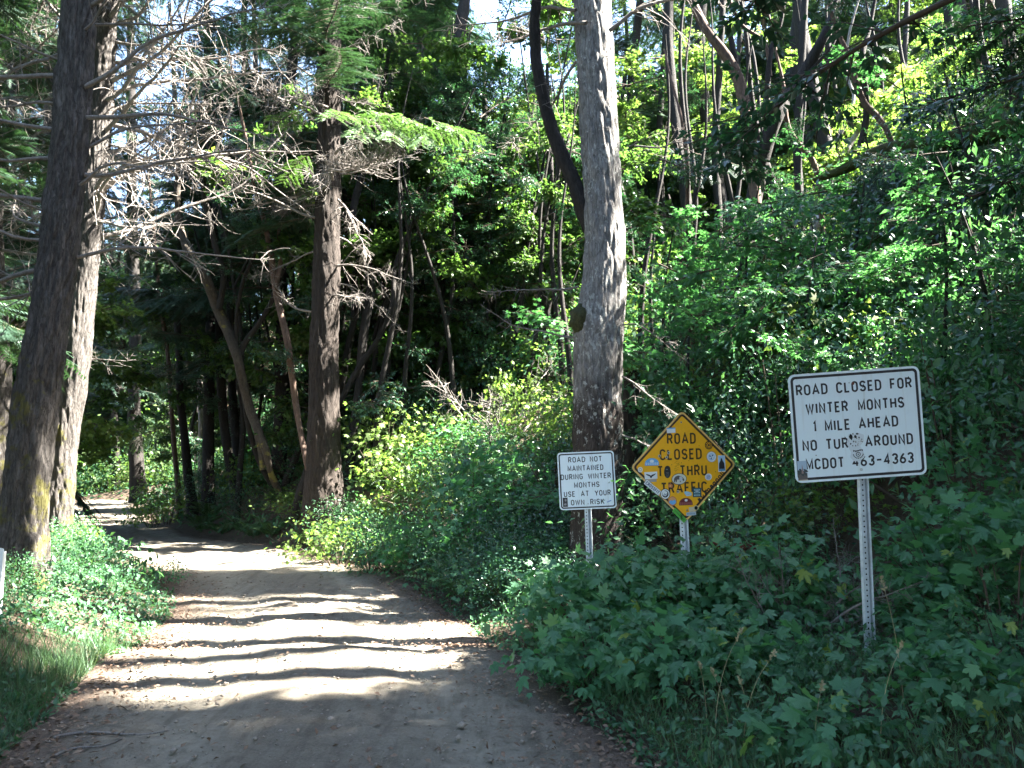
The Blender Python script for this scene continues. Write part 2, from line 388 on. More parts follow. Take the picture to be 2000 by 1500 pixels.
def build_tree(name, label, cat, path, Y, mat, group=None, segs=10, rings=40, rough=None, extend=4.0, flare=1.35, zvar=0.0, seed=0):
    """path: [(px, py, width_px)] from bottom to top, at depth Y -> trunk reaching down into the soil; returns root and world path"""
    pts = []; rad = []
    for k, (px, py, w) in enumerate(path):
        p = at(px, py, Y + zvar*math.sin(k*1.7+seed)); pts.append(p); rad.append(w*.5*p[1]/1500)
    pts = [np.array(p) for p in pts]
    b = pts[0].copy(); g = float(ground(b[0], b[1]))
    if b[2] > g+.3:
        d = unit(pts[0]-pts[1]); d = d if d[2] < -.4 else unit(np.array([d[0]*.5, d[1]*.5, -1]))
        t = min((b[2]-g)/max(-d[2], .3), 6)
        q = b+d*t; q[2] = float(ground(q[0], q[1]))
        pts.insert(0, q); rad.insert(0, rad[0]*1.12)
    base = pts[0].copy(); base[2] = float(ground(base[0], base[1]))
    pts.insert(0, base + np.array([0, 0, -.35])); rad[0] = rad[0]*flare if flare else rad[0]; rad.insert(0, rad[0]*1.15)
    if extend:
        d = unit(pts[-1]-pts[-2]); pts.append(pts[-1]+d*extend*.5); rad.append(rad[-1]*.85); pts.append(pts[-1]+d*extend*.5); rad.append(rad[-1]*.6)
    P, Rr = resample(pts, rad, rings)
    root = empty(name, base); tag(root, label, cat, group)
    V, F, C = tube(P-base, Rr, segs, bark_rad(*rough) if rough else None)
    me = mesh_np('trunk', V, F, mat, None, True)
    link('trunk', me, root)
    return root, P, Rr
def add_limb(root, path, Y, mat, segs=8, rings=20, name='limb', Y2=None, rough=None):
    b = np.array(root.location)
    n = len(path); pts = [at(px, py, Y + ((Y2 or Y)-Y)*k/max(1, n-1)) for k, (px, py, w) in enumerate(path)]
    rad = [w*.5*Y/1500 for _, _, w in path]
    P, Rr = resample(pts, rad, rings)
    V, F, C = tube(P-b, Rr, segs, bark_rad(*rough) if rough else None)
    link(name, mesh_np(name, V, F, mat, None, True), root)
    return P, Rr

# ------------------------------------------------------------------ leaf templates
def T_(v, f): return np.array(v, float), np.array(f, int)
LEAF = T_([(0, 0, 0), (-.24, .42, .05), (0, .48, -.03), (.24, .42, .05), (0, 1, -.12)], [(0, 2, 1), (0, 3, 2), (1, 2, 4), (2, 3, 4)])
LEAF2 = T_([(0, 0, 0), (-.28, .5, .03), (.28, .5, .03), (0, 1, -.1)], [(0, 2, 1), (1, 2, 3)])
def maple_leaf(detail=True, seed=0):
    r = random.Random(seed)
    tips = [(90, .68), (38, .62), (142, .62), (-12, .40), (192, .40)]
    tips.sort(key=lambda t: t[0]); out = []
    angs = [-12, 38, 90, 142, 192]; lens = [.42, .62, .70, .62, .42]
    cx, cyy = 0, .34
    pts = [(-50, .22)]
    for i, (a, l) in enumerate(zip(angs, lens)):
        l *= r.uniform(.93, 1.07)
        if detail: pts += [(a-17, l*.74), (a-7, l*.80), (a, l), (a+7, l*.80), (a+17, l*.74)]
        else: pts += [(a, l)]
        if i < 4: pts.append(((a+angs[i+1])/2, l*.52 if detail else l*.5))
    pts += [(230, .22), (270, .16)]
    V = [(0, cyy, .0)]
    for a, l in pts:
        x = math.cos(math.radians(a))*l; y = cyy+math.sin(math.radians(a))*l
        V.append((x, y, -.22*l*l + (.05 if detail and l < .5 else 0)*r.uniform(.3, 1)))
    n = len(pts); F = [(0, 1+i, 1+(i+1) % n) for i in range(n)]
    b = len(V); V += [(-.012, -.45, -.08), (.012, -.45, -.08), (0, .2, -.01)]; F.append((b, b+1, b+2))
    return T_(V, F)
MAPLE = maple_leaf(True, 1); MAPLE_LO = maple_leaf(False, 2)
def needle_spray(n=9):
    V = []; F = []
    for i in range(n):
        t = i/n
        for s in (-1, 1):
            b = len(V); l = .21*(1-.5*t)+.04
            V += [(0, t, 0), (0, t+.075, 0), (s*l, t+.16, -.03*(1+t))]; F.append((b, b+1, b+2) if s > 0 else (b, b+2, b+1))
    b = len(V); V += [(-.012, 0, 0), (.012, 0, 0), (0, 1, -.03)]; F.append((b, b+1, b+2))
    b = len(V); V += [(0, .9, 0), (-.03, .95, 0), (0, 1.12, -.04)]; F.append((b, b+1, b+2))
    return T_(V, F)
SPRAY = needle_spray(9)
def fern_frond(seed):
    r = random.Random(seed); V = []; F = []
    n = 22; c = r.uniform(.7, 1.0)
    def pos(t): return np.array([.03*math.sin(t*3), t*(.82-.12*t*c), 1.05*t-.98*c*t*t])
    for i in range(2, n):
        t = i/n; p = pos(t); q = pos(t+.020)
        w = .135*math.sin(min(1, t*1.25+.12)*math.pi)**.6*(1-t)**.35+.008
        for s in (-1, 1):
            b = len(V); V += [tuple(p), tuple(q), (p[0]+s*w, p[1]+.035, p[2]-.25*w), (p[0]+s*w*.55, p[1]+.004, p[2]-.02)]
            F += [(b, b+1, b+2), (b, b+2, b+3)] if s > 0 else [(b, b+2, b+1), (b, b+3, b+2)]
    for i in range(n-1):
        a, d = pos(i/n), pos((i+1)/n); b = len(V); w = .008*(1-i/n)+.002
        V += [(a[0]-w, a[1], a[2]+.004), (a[0]+w, a[1], a[2]+.004), (d[0], d[1], d[2]+.004)]; F.append((b, b+1, b+2))
    return T_(V, F)
def rand_dirs(n, up=.0, spread=1.0):
    v = rng.normal(0, 1, (n, 3))*spread; v[:, 2] += up; return unit(v)

# ------------------------------------------------------------------ branch meshes shared by many trees
def conifer_bough(seed, L=2.6, dens=1.0):
    g = np.random.default_rng(seed)
    axis = lambda t: np.array([.12*math.sin(t*2.3+seed), t, .10*t-.10*t*t/L*1.3])
    pos = []; d = []; nrm = []; sc = []; tubes = []
    ts = np.linspace(0, L, 14); Pm = np.array([axis(t) for t in ts]); tubes.append(tube(Pm, np.linspace(.022, .004, 14), 4))
    t = .25; side = 1
    while t < L:
        prof = min(1, (L-t)/(L*.55))*.95*min(1, .45+t/L)
        l = prof*g.uniform(.6, 1.1)*.9+.15; a = g.uniform(48, 68); p0 = axis(t)
        dr = np.array([side*math.sin(R_(a)), math.cos(R_(a)), g.uniform(-.25, .05)])
        droop = g.uniform(.15, .5)
        m = max(1, int(l/.125)); last = p0
        for k in range(m+1):
            s = k/m*l if m else 0
            p = p0+dr*s+np.array([0, 0, -droop*s*s])
            dd = unit(dr+np.array([0, 0, -2*droop*s]))
            pos.append(p); d.append(dd+g.normal(0, .08, 3)); nrm.append([0, 0, 1]+g.normal(0, .25, 3)); sc.append(g.uniform(.24, .34))
            if k > 0 and g.random() < .9*dens:
                for s2 in (-1, 1):
                    q = np.array([dd[1]*s2, -dd[0]*s2, -.15])
                    pos.append(p); d.append(dd*.8+q*.8+g.normal(0, .1, 3)); nrm.append([0, 0, 1]+g.normal(0, .3, 3)); sc.append(g.uniform(.17, .30)*(1-.4*k/m))
            if k == m: tubes.append(tube(np.array([p0, (p0+p)/2+np.array([0, 0, .02]), p]), [.007, .005, .002], 3))
        side *= -1; t += g.uniform(.06, .11)/dens
    pos = np.array(pos); d = np.array(d); nrm = np.array(nrm); sc = np.array(sc)
    var = np.clip(g.normal(.45, .2, len(pos)) + .25*(pos[:, 1]/L-.5), 0, 1)
    V, F, C = stamp(SPRAY, pos, frames(d, nrm), sc, var)
    TV, TF, TC = join_parts(tubes)
    return V, F, C, TV, TF
def leafy_branch(seed, tmpl, leaf, nleaf, L=1.7, spread=.75, flat=.35, twigs=26, mixt=None):
    g = np.random.default_rng(seed)
    tubes = []; P = []; D = []; N = []
    main = np.array([[.1*math.sin(t*3+seed), t*L, .18*t-.22*t*t] for t in np.linspace(0, 1, 8)])
    tubes.append(tube(main, np.linspace(.018, .004, 8), 4))
    for k in range(twigs):
        t = g.uniform(.12, 1); b = np.array([np.interp(t, np.linspace(0, 1, 8), main[:, i]) for i in range(3)])
        dr = unit(np.array([g.normal(0, 1)*spread, g.uniform(.1, 1), g.normal(.05, 1)*flat]))
        l = g.uniform(.25, .8)*L*.45*(1.2-.5*t)
        e = b+dr*l+np.array([0, 0, -.1*l]); tubes.append(tube(np.array([b, (b+e)/2+[0, 0, .03], e]), [.006, .004, .002], 3))
        m = max(3, int(nleaf/twigs*g.uniform(.6, 1.4)))
        s = g.uniform(.15, 1.05, m); p = b+(e-b)*s[:, None]
        side = np.where(g.random(m) < .5, 1, -1)[:, None]*unit(np.cross(dr, [0, 0, 1]))
        dd = side*g.uniform(.3, 1.1, (m, 1)) + dr*g.uniform(.2, 1, (m, 1)) + g.normal(0, .35, (m, 3)); dd[:, 2] -= .25
        P.append(p+dd*.02); D.append(dd); N.append(np.array([0, 0, 1])+g.normal(0, .42, (m, 3)))
    P = np.concatenate(P); D = np.concatenate(D); N = np.concatenate(N); n = len(P)
    V, F, C = stamp(tmpl, P, frames(D, N), leaf*g.uniform(.6, 1.2, n), np.clip(g.normal(.5, .25, n), 0, 1))
    TV, TF, TC = join_parts(tubes)
    return V, F, C, TV, TF
def combo_mesh(name, parts, mleaf, mtwig):
    V, F, C, TV, TF = parts
    me = mesh_np(name, np.concatenate([V, TV]), np.concatenate([F, TF+len(V)]), None, np.concatenate([C, np.full(len(TV), .5)]))
    me.materials.append(mleaf); me.materials.append(mtwig)
    idx = np.zeros(len(F)+len(TF), dtype=np.int32); idx[len(F):] = 1
    me.polygons.foreach_set('material_index', idx); return me
BOUGH = [combo_mesh('bough', conifer_bough(s, dens=1.35), M['needle'], M['twig']) for s in range(1, 5)]
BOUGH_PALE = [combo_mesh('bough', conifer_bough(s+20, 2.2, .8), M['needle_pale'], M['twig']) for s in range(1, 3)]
BR_GLOSSY = [combo_mesh('leafy_branch', leafy_branch(s+40, LEAF, .068, 900, twigs=40), M['glossy'], M['twig']) for s in range(4)]
BR_BRIGHT = [combo_mesh('leafy_branch', leafy_branch(s+50, MAPLE_LO, .12, 330, flat=.3, twigs=30), M['bright'], M['twig']) for s in range(4)]
BR_FAR = [combo_mesh('leafy_branch', leafy_branch(s+60, LEAF2, .13, 700, flat=.5, twigs=34), M['far_leaf'], M['twig']) for s in range(4)]
BR_MAPLE = [combo_mesh('leafy_branch', leafy_branch(s+70, MAPLE_LO, .12, 230, flat=.2), M['maple'], M['twig']) for s in range(3)]

def dead_branch_mesh(seed, L=2.6, twiggy=1.0, droop=.2, hair=0):
    g = np.random.default_rng(seed); tubes = []
    def path(p, d, l, bend, n):
        pts = [p]; d = unit(d)
        for i in range(n):
            d = unit(d+np.array([g.normal(0, .1), g.normal(0, .1), g.normal(-bend/n, .10)])); pts.append(pts[-1]+d*l/n)
        return np.array(pts), d
    P, d = path(np.zeros(3), np.array([0, 1, .25]), L, droop, 14)
    tubes.append(tube(P, np.linspace(.030, .004, 15), 6))
    for k in range(int(16*twiggy)):
        t = g.uniform(.12, .98); i = int(t*14); b = P[i]
        sd = g.choice([-1, 1]); dd = np.array([sd*g.uniform(.5, 1), g.uniform(.3, 1), g.normal(0, .45)])
        l = g.uniform(.25, .85)*(1.1-t)*1.1+.12
        Q, _ = path(b, dd, l, g.uniform(-.4, .9), 6); tubes.append(tube(Q, np.linspace(.009, .0032, 7), 3))
        for m in range(int(4*twiggy)+hair):
            j = g.integers(1, 6); dd2 = np.array([g.normal(0, 1), g.normal(.3, .8), g.normal(-.5 if hair else -.1, .7)])
            Q2, _ = path(Q[j], dd2, g.uniform(.10, .35), g.uniform(-.3, 1.4), 4); tubes.append(tube(Q2, np.linspace(.0045, .0024, 5), 3))
    V, F, C = join_parts(tubes); return mesh_np('dead_branch', V, F, M['dead_wood'], None, True)
DEAD = [dead_branch_mesh(100+s, 2.6, 1.0, .1+.15*s) for s in range(6)]
DEAD_HAIR = [dead_branch_mesh(200+s, 1.5, 1.2, .8, hair=5) for s in range(2)]

def put(me, name, parent, p, heading, pitch=0.0, roll=0.0, sc=1.0):
    """child whose +Y points along heading (angle in the ground plane, 0 = +x) and pitch"""
    d = Vector((math.cos(heading)*math.cos(pitch), math.sin(heading)*math.cos(pitch), math.sin(pitch)))
    x = d.cross(Vector((0, 0, 1))).normalized(); z = x.cross(d)
    rot = Matrix((x, d, z)).transposed() @ Matrix.Rotation(roll, 3, 'Y')
    o = bpy.data.objects.new(name, me); col.objects.link(o)
    o.matrix_local = Matrix.Translation(Vector(tuple(np.asarray(p, float)-np.array(parent.location)))) @ (rot*sc).to_4x4()
    o.parent = parent
    return o
ALLB = []                                   # centre and size of every living bough
def boughs(root, P, z0, z1, n, meshes, name='bough', s0=1.0, s1=.6, pitch=-.1, rr=None, carve=True, half=None):
    zs = P[:, 2]
    for k in range(n):
        t = (k+random.random()*.8)/n; z = z0+(z1-z0)*t
        p = np.array([np.interp(z, zs, P[:, i]) for i in range(3)])
        h = random.uniform(0, 2*math.pi) if half is None else random.uniform(*half)
        sc = (s0+(s1-s0)*t)*random.uniform(.8, 1.2)
        c = np.array([math.cos(h), math.sin(h), 0])*sc
        if carve and any(sunlit_gap(p+c*q, sc) for q in (.6, 1.4, 2.1)): continue
        ALLB.append((*(p+c*1.4), .8*sc))
        put(random.choice(meshes), name, root, p, h, random.gauss(pitch, .18), random.gauss(0, .25), sc)
# ------------------------------------------------------------------ road signs
M['white_sign'] = plain('white_sheeting', (.74, .76, .74), .45, mottle=.04)
def weathered(name, c, streak):
    N = NT(name); v = N.coords((16, 1, .8)); n = N.noise(v, 1.6, 6, .6); n2 = N.noise(N.coords((1, 1, 1)), 9, 6, .7)
    a = N.mix(N.ramp(n, [(.56, 0.0), (.78, .38)]), c, streak); a = N.mix(N.ramp(n2, [(.55, 0.0), (.8, .22)]), a, tuple(x*.7 for x in c))
    N.l(a, N.b.inputs['Base Color']); N.b.inputs['Roughness'].default_value = .42; return N.m
M['white_sign'] = weathered('weathered_white_sheeting', (.76, .84, .87), (.50, .47, .38))
M['orange_sign'] = plain('amber_sheeting', (.98, .46, .010), .45, mottle=.08)
M['orange_edge'] = plain('faded_amber_rim', (.80, .48, .14), .5, mottle=.1)
M['ink'] = plain('black_ink', (.018, .018, .022), .5)
M['brown_ink'] = plain('faded_brown_ink', (.05, .022, .010), .5)
M['steel'] = plain('galvanized_steel', (.52, .56, .58), .55, .12, mottle=.25)
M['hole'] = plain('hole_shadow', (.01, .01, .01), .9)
M['rust'] = plain('rusty_bolt', (.16, .05, .03), .8, mottle=.4)
M['bare'] = plain('bare_metal_chip', (.50, .50, .48), .5, .3, mottle=.2)
def arc(cx, cy, r, a0, a1, n=8, ry=None):
    return [(cx+r*math.cos(R_(a0+(a1-a0)*i/n)), cy+(ry or r)*math.sin(R_(a0+(a1-a0)*i/n))) for i in range(n+1)]
OVAL = arc(.25, .75, .25, 0, 180) + arc(.25, .25, .25, 180, 360) + [(.5, .75)]
GL = {
 'A': (.62, [[(0, 0), (.31, 1), (.62, 0)], [(.11, .3), (.51, .3)]]),
 'C': (.5, [arc(.25, .75, .25, 10, 180)+arc(.25, .25, .25, 180, 350)]),
 'D': (.5, [[(0, 0), (0, 1), (.22, 1)]+arc(.22, .72, .28, 80, 0, 5)+arc(.22, .28, .28, 0, -80, 5)+[(.22, 0), (0, 0)]]),
 'E': (.42, [[(.42, 1), (0, 1), (0, 0), (.42, 0)], [(0, .52), (.36, .52)]]),
 'F': (.42, [[(.42, 1), (0, 1), (0, 0)], [(0, .5), (.36, .5)]]),
 'G': (.5, [arc(.25, .75, .25, 10, 180)+arc(.25, .25, .25, 180, 340)+[(.5, .45), (.28, .45)]]),
 'H': (.5, [[(0, 0), (0, 1)], [(.5, 0), (.5, 1)], [(0, .5), (.5, .5)]]),
 'I': (.02, [[(.01, 0), (.01, 1)]]),
 'K': (.52, [[(0, 0), (0, 1)], [(.48, 1), (0, .38)], [(.17, .58), (.52, 0)]]),
 'L': (.42, [[(0, 1), (0, 0), (.42, 0)]]),
 'M': (.62, [[(0, 0), (0, 1), (.31, .15), (.62, 1), (.62, 0)]]),
 'N': (.5, [[(0, 0), (0, 1), (.5, 0), (.5, 1)]]),
 'O': (.5, [OVAL]),
 'R': (.5, [[(0, 0), (0, 1), (.24, 1)]+arc(.24, .74, .26, 90, -90, 8)+[(0, .48)], [(.26, .48), (.5, 0)]]),
 'S': (.5, [arc(.25, .75, .25, 12, 270, 9)+arc(.25, .25, .25, 90, -168, 9)]),
 'T': (.52, [[(0, 1), (.52, 1)], [(.26, 1), (.26, 0)]]),
 'U': (.5, [[(0, 1)]+arc(.25, .25, .25, 180, 360)+[(.5, 1)]]),
 'W': (.76, [[(0, 1), (.19, 0), (.38, .9), (.57, 0), (.76, 1)]]),
 'Y': (.58, [[(0, 1), (.29, .45), (.58, 1)], [(.29, .45), (.29, 0)]]),
 '1': (.16, [[(0, .82), (.13, 1), (.13, 0)]]),
 '3': (.5, [arc(.25, .75, .25, 165, -90, 9)+arc(.25, .25, .25, 90, -165, 9)]),
 '4': (.54, [[(.38, 0), (.38, 1), (0, .28), (.54, .28)]]),
 '6': (.5, [[(.40, 1), (.12, .66)]+arc(.25, .27, .26, 150, 500, 14)]),
 '-': (.5, [[(0, .5), (.5, .5)]]),
 '#': (.6, [[(.12, 0), (.25, .95)], [(.38, 0), (.51, .95)], [(.02, .33), (.55, .33)], [(.07, .64), (.6, .64)]]),
 'v': (.5, [[(0, .68), (.25, 0), (.5, .68)]]),
 'a': (.44, [[(.04, .62), (.3, .68), (.44, .52), (.44, 0)], arc(.22, .2, .21, 60, 330, 8, .2)+[(.43, .3)]]),
 'n': (.44, [[(0, 0), (0, .68)], [(0, .45)]+arc(.22, .45, .22, 140, 0, 6)+[(.44, 0)]]),
 'h': (.44, [[(0, 0), (0, .68)]]),
 'g': (.46, [arc(.23, .34, .23, 0, 350, 12, .32), [(.46, .68), (.46, -.12), (.3, -.3), (.05, -.24)]]),
 'o': (.46, [arc(.23, .34, .23, 0, 360, 14, .32)]),
 'l': (.02, [[(.01, 0), (.01, 1)]]),
 'i': (.02, [[(.01, 0), (.01, .66)], [(.01, .85), (.01, .97)]]),
}
def ribbon(pts, w):
    P = np.array(pts, float); closed = np.linalg.norm(P[0]-P[-1]) < 1e-6
    if closed: P = P[:-1]
    n = len(P); out = []
    for i in range(n):
        a = P[i-1] if (i or closed) else None; b = P[(i+1) % n] if (i < n-1 or closed) else None
        d1 = unit(P[i]-a) if a is not None else None; d2 = unit(b-P[i]) if b is not None else None
        if d1 is None: d1 = d2
        if d2 is None: d2 = d1
        nn = np.array([-d1[1]-d2[1], d1[0]+d2[0]]); nn = nn/max(np.linalg.norm(nn), 1e-6)
        m = w/2/max(.42, abs(nn @ np.array([-d1[1], d1[0]])))
        out.append((P[i]+nn*m, P[i]-nn*m))
    V = [tuple(q) for pr in out for q in pr]; F = []
    for i in range(n if closed else n-1):
        j = (i+1) % n; F.append((2*i, 2*i+1, 2*j+1, 2*j))
    return V, F
class Flat:
    """layered flat shapes in the plane of a sign: x to the right, z up, -y towards the reader"""
    def __init__(s): s.V = []; s.F = []; s.m = []; s.mats = []
    def add(s, pts, faces, depth, mat):
        if mat not in s.mats: s.mats.append(mat)
        b = len(s.V); s.V += [(x, -depth, z) for x, z in pts]
        for f in faces: s.F.append([b+i for i in f]); s.m.append(s.mats.index(mat))
    def poly(s, pts, depth, mat): s.add(pts, [list(range(len(pts)))], depth, mat)
    def disc(s, x, z, rx, rz, depth, mat, n=20, rot=0.0, wob=0.0):
        pts = []
        for i in range(n):
            a = 2*math.pi*i/n; k = 1+wob*random.uniform(-1, 1); px, pz = rx*k*math.cos(a), rz*k*math.sin(a)
            pts.append((x+px*math.cos(rot)-pz*math.sin(rot), z+px*math.sin(rot)+pz*math.cos(rot)))
        s.poly(pts, depth, mat)
    def rect(s, x, z, w, h, depth, mat, rot=0.0):
        c, q = math.cos(rot), math.sin(rot)
        s.poly([(x+a*w/2*c-b*h/2*q, z+a*w/2*q+b*h/2*c) for a, b in ((-1, -1), (1, -1), (1, 1), (-1, 1))], depth, mat)
    def text(s, txt, x0, x1, z0, cap, depth, mat, stroke=.15, gap=.24, space=.62, rot=0.0, org=None, part=None):
        wd = 0; items = []
        sw = stroke
        for ch in txt:
            if ch == ' ': wd += space; continue
            w, pl = GL[ch]; items.append((wd, pl)); wd += w+sw+gap
        wd -= gap
        sx = (x1-x0)/(wd*cap); c, q = math.cos(rot), math.sin(rot)
        for off, pl in items:
            tgt = Flat() if part else s
            for k, p in enumerate(pl):
                p = [(a, sw/2+b*(1-sw)) for a, b in p]
                V, F = ribbon([((off+sw/2+a)*cap*sx, b*cap) for a, b in p], sw*cap)
                V = [((x0+a)*c-(z0+b)*q, (x0+a)*q+(z0+b)*c) for a, b in V]
                if org: V = [(a+org[0], b+org[1]) for a, b in V]
                tgt.add(V, F, depth+k*.00012, mat)
            if part: tgt.build('letter', *part)
    def build(s, name, parent, mw):
        me = bpy.data.meshes.new(name); me.from_pydata(s.V, [], s.F); me.update()
        for m in s.mats: me.materials.append(m)
        me.polygons.foreach_set('material_index', np.array(s.m, dtype=np.int32))
        # all faces look towards the reader
        me.update()
        import bmesh as _b
        bm = _b.new(); bm.from_mesh(me)
        for f in bm.faces:
            if f.normal.y > 0: f.normal_flip()
        bm.to_mesh(me); bm.free()
        o = bpy.data.objects.new(name, me); col.objects.link(o); o.parent = parent; o.matrix_local = mw; return o
def round_rect(w, h, r, n=6):
    pts = []
    for cx, cz, a in ((w/2-r, h/2-r, 0), (-w/2+r, h/2-r, 90), (-w/2+r, -h/2+r, 180), (w/2-r, -h/2+r, 270)):
        pts += arc(cx, cz, r, a, a+90, n)
    return pts
def rot45(pts):
    c = math.sqrt(.5); return [((x-z)*c, (x+z)*c) for x, z in pts]
def slab(name, pts, th, mat, parent, mw, matb=None):
    n = len(pts); V = [(x, 0, z) for x, z in pts]+[(x, th, z) for x, z in pts]
    F = [list(range(n)), list(range(2*n-1, n-1, -1))]+[[i, i+n, (i+1) % n+n, (i+1) % n] for i in range(n)]
    import bmesh as _b
    me = bpy.data.meshes.new(name); me.from_pydata(V, [], F); bm = _b.new(); bm.from_mesh(me); _b.ops.recalc_face_normals(bm, faces=bm.faces); bm.to_mesh(me); bm.free()
    me.materials.append(mat); me.materials.append(matb or mat)
    for i, p in enumerate(me.polygons):
        if abs(p.normal.y) < .5 or p.normal.y > .5: p.material_index = 1
    o = bpy.data.objects.new(name, me); col.objects.link(o); o.parent = parent; o.matrix_local = mw; return o
def ring(fl, outer, inner, depth, mat):
    n = len(outer); fl.add(outer+inner, [[i, (i+1) % n, n+(i+1) % n, n+i] for i in range(n)], depth, mat)
def sign_matrix(root, c, yaw, pit, rol):
    Rz = Matrix.Rotation(R_(yaw), 3, 'Z'); Rx = Matrix.Rotation(R_(pit), 3, 'X'); Ry = Matrix.Rotation(R_(rol), 3, 'Y')
    return Matrix.Translation(Vector(c)-root.location) @ (Rz @ Rx @ Ry).to_4x4()
def u_post(root, p0, p1, yaw, wface=.052, wfl=.017, dp=.03):
    """galvanized U-channel: perforated web facing the reader, a dark recess and a flange at its right"""
    p0 = Vector(p0)-root.location; p1 = Vector(p1)-root.location; L = (p1-p0).length
    up = (p1-p0).normalized(); x = Vector((math.cos(R_(yaw)), math.sin(R_(yaw)), 0)); x = (x-up*x.dot(up)).normalized(); y = up.cross(x).normalized()
    mw = Matrix.Translation(p0) @ Matrix((x, y, up)).transposed().to_4x4()
    V = []; F = []
    n = int(L/.036); r = .0066
    for k in range(n):          # web with real holes, one cell an inch
        z = k*.036; b = len(V); cx, cz = -.012, z+.018
        oc = [(wface/2-.012, z), (wface/2-.012, z+.018), (wface/2-.012, z+.036), (cx, z+.036), (-wface/2-.012, z+.036), (-wface/2-.012, z+.018), (-wface/2-.012, z), (cx, z)]
        ic = [(cx+r*math.cos(a), cz+r*math.sin(a)) for a in [R_(v) for v in (-45, 0, 45, 90, 135, 180, 225, 270)]]
        V += [(a, -dp, c) for a, c in oc]+[(a, -dp, c) for a, c in ic]
        F += [(b+i, b+(i+1) % 8, b+8+(i+1) % 8, b+8+i) for i in range(8)]
    prof = [(wface/2-.012, -dp), (wface/2-.011, .03), (wface/2+.006, .03), (wface/2+.008, -.020), (wface/2+.008+wfl, -.022), (wface/2+.010+wfl, .0)]
    prof2 = [(-wface/2-.012, -dp), (-wface/2-.012, .0), (-wface/2-.011, .01)]
    b = len(V); m = len(prof); Lr = n*.036
    V += [(a, c, 0) for a, c in prof]+[(a, c, Lr) for a, c in prof]
    F += [(b+i, b+i+1, b+m+i+1, b+m+i) for i in range(m-1)]
    b = len(V); V += [(a, c, 0) for a, c in prof2]+[(a, c, Lr) for a, c in prof2]; F += [(b+i, b+i+1, b+4+i, b+3+i) for i in range(2)]
    nf = len(F); b = len(V); V += [(-wface/2-.010, -dp+.010, 0), (wface/2-.013, -dp+.010, 0), (wface/2-.013, -dp+.010, Lr), (-wface/2-.010, -dp+.010, Lr)]; F += [(b, b+1, b+2, b+3)]  # near-black strip behind the web: shade inside the holes, painted as colour
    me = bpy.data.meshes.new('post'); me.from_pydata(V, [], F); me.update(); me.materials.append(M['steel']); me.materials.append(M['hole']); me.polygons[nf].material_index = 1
    o = bpy.data.objects.new('post', me); col.objects.link(o); o.parent = root; o.matrix_local = mw
    return o
def col_(name, c, r=.55): 
    k = 'print_'+name
    if k not in M: M[k] = plain(k, c, r)
    return M[k]
def bolt(fl, x, z, depth=.0016, r=.007, mat=None):
    fl.disc(x, z, r*1.5, r*1.5, depth, M['bare'], 12); fl.disc(x, z, r, r, depth+.002, mat or M['steel'], 6)
def bullet(fl, x, z, s=1.0, depth=.0024):
    fl.disc(x, z, .011*s, .011*s, depth, M['bare'], 14, wob=.15); fl.disc(x, z, .0048*s, .0048*s, depth+.0004, M['hole'], 10, wob=.15)

# --- large white sign
c = (2.419, 5.376, 1.974); b0 = at(1700, 1318, 5.42); g0 = float(ground(b0[0], b0[1]))
sg = empty('road_sign', (b0[0], b0[1], g0)); tag(sg, 'large white rectangular road sign reading ROAD CLOSED FOR WINTER MONTHS 1 MILE AHEAD', 'road sign')
mw = sign_matrix(sg, c, -1.3, 6.5, -4.0)
top = at(1681, 900, 5.45)
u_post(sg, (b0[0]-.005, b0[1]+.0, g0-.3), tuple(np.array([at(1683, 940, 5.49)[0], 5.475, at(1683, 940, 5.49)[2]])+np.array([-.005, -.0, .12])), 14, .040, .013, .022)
W, H = .914, .762
slab('panel', round_rect(W, H, .045), .003, M['white_sign'], sg, mw, M['steel'])
f = Flat(); ring(f, round_rect(W-.032, H-.032, .032), round_rect(W-.068, H-.068, .018), .0009, M['ink']); f.build('border', sg, mw)
f = Flat()
cap = .077
for txt, a, b_, fr in (('ROAD CLOSED FOR', .055, .935, .150), ('WINTER MONTHS', .118, .866, .325), ('1 MILE AHEAD', .165, .81, .492), ('NO TURN AROUND', .073, .912, .662), ('MCDOT 463-4363', .088, .906, .836)):
    f.text(txt, (a-.5)*W, (b_-.5)*W, H/2-fr*H-cap/2, cap, .0011, M['ink'], .165, .20, .75 if 'MONTHS' not in txt else .95, part=(sg, mw))
f = Flat()                                   # chipped patch of sticker remains and bullet holes over the N of TURN
st = col_('pale', (.66, .70, .72))
OX, OZ = -.022, -.070
f.poly([(a+OX, b+OZ) for a, b in [(-.045, .005), (-.06, -.05), (-.05, -.09), (-.035, -.12), (-.045, -.155), (-.02, -.185), (.025, -.185), (.055, -.16), (.05, -.12), (.03, -.08), (.058, -.05), (.062, -.005), (.03, .01), (-.01, .006)]], .0020, st)
rr = random.Random(5)
for k in range(26):
    a = rr.uniform(0, 6.28); q = rr.random()**.5*.055; x, z = math.cos(a)*q, -.035+math.sin(a)*q*.8
    f.disc(x+OX, z+OZ, rr.uniform(.003, .008), rr.uniform(.003, .007), .0024+k*.00003, [M['hole'], M['bare'], col_('dirty', (.22, .20, .15))][k % 3], 7, wob=.4)
f.disc(-.028+OX, -.012+OZ, .012, .017, .0034, M['hole'], 9, .4, .3); f.disc(.002+OX, -.012+OZ, .008, .012, .0034, M['hole'], 8, .3, .2)
for k in range(9):
    a = R_(20*k+190); f.disc(OX+.012+.034*math.cos(a), OZ-.135+.030*math.sin(a), .0045, .0045, .0036, M['ink'], 8)
f.disc(.012+OX, -.138+OZ, .017, .017, .0030, M['ink'], 14); f.disc(.012+OX, -.138+OZ, .012, .012, .0034, st, 14); f.disc(.012+OX, -.138+OZ, .005, .005, .0038, M['ink'], 8)
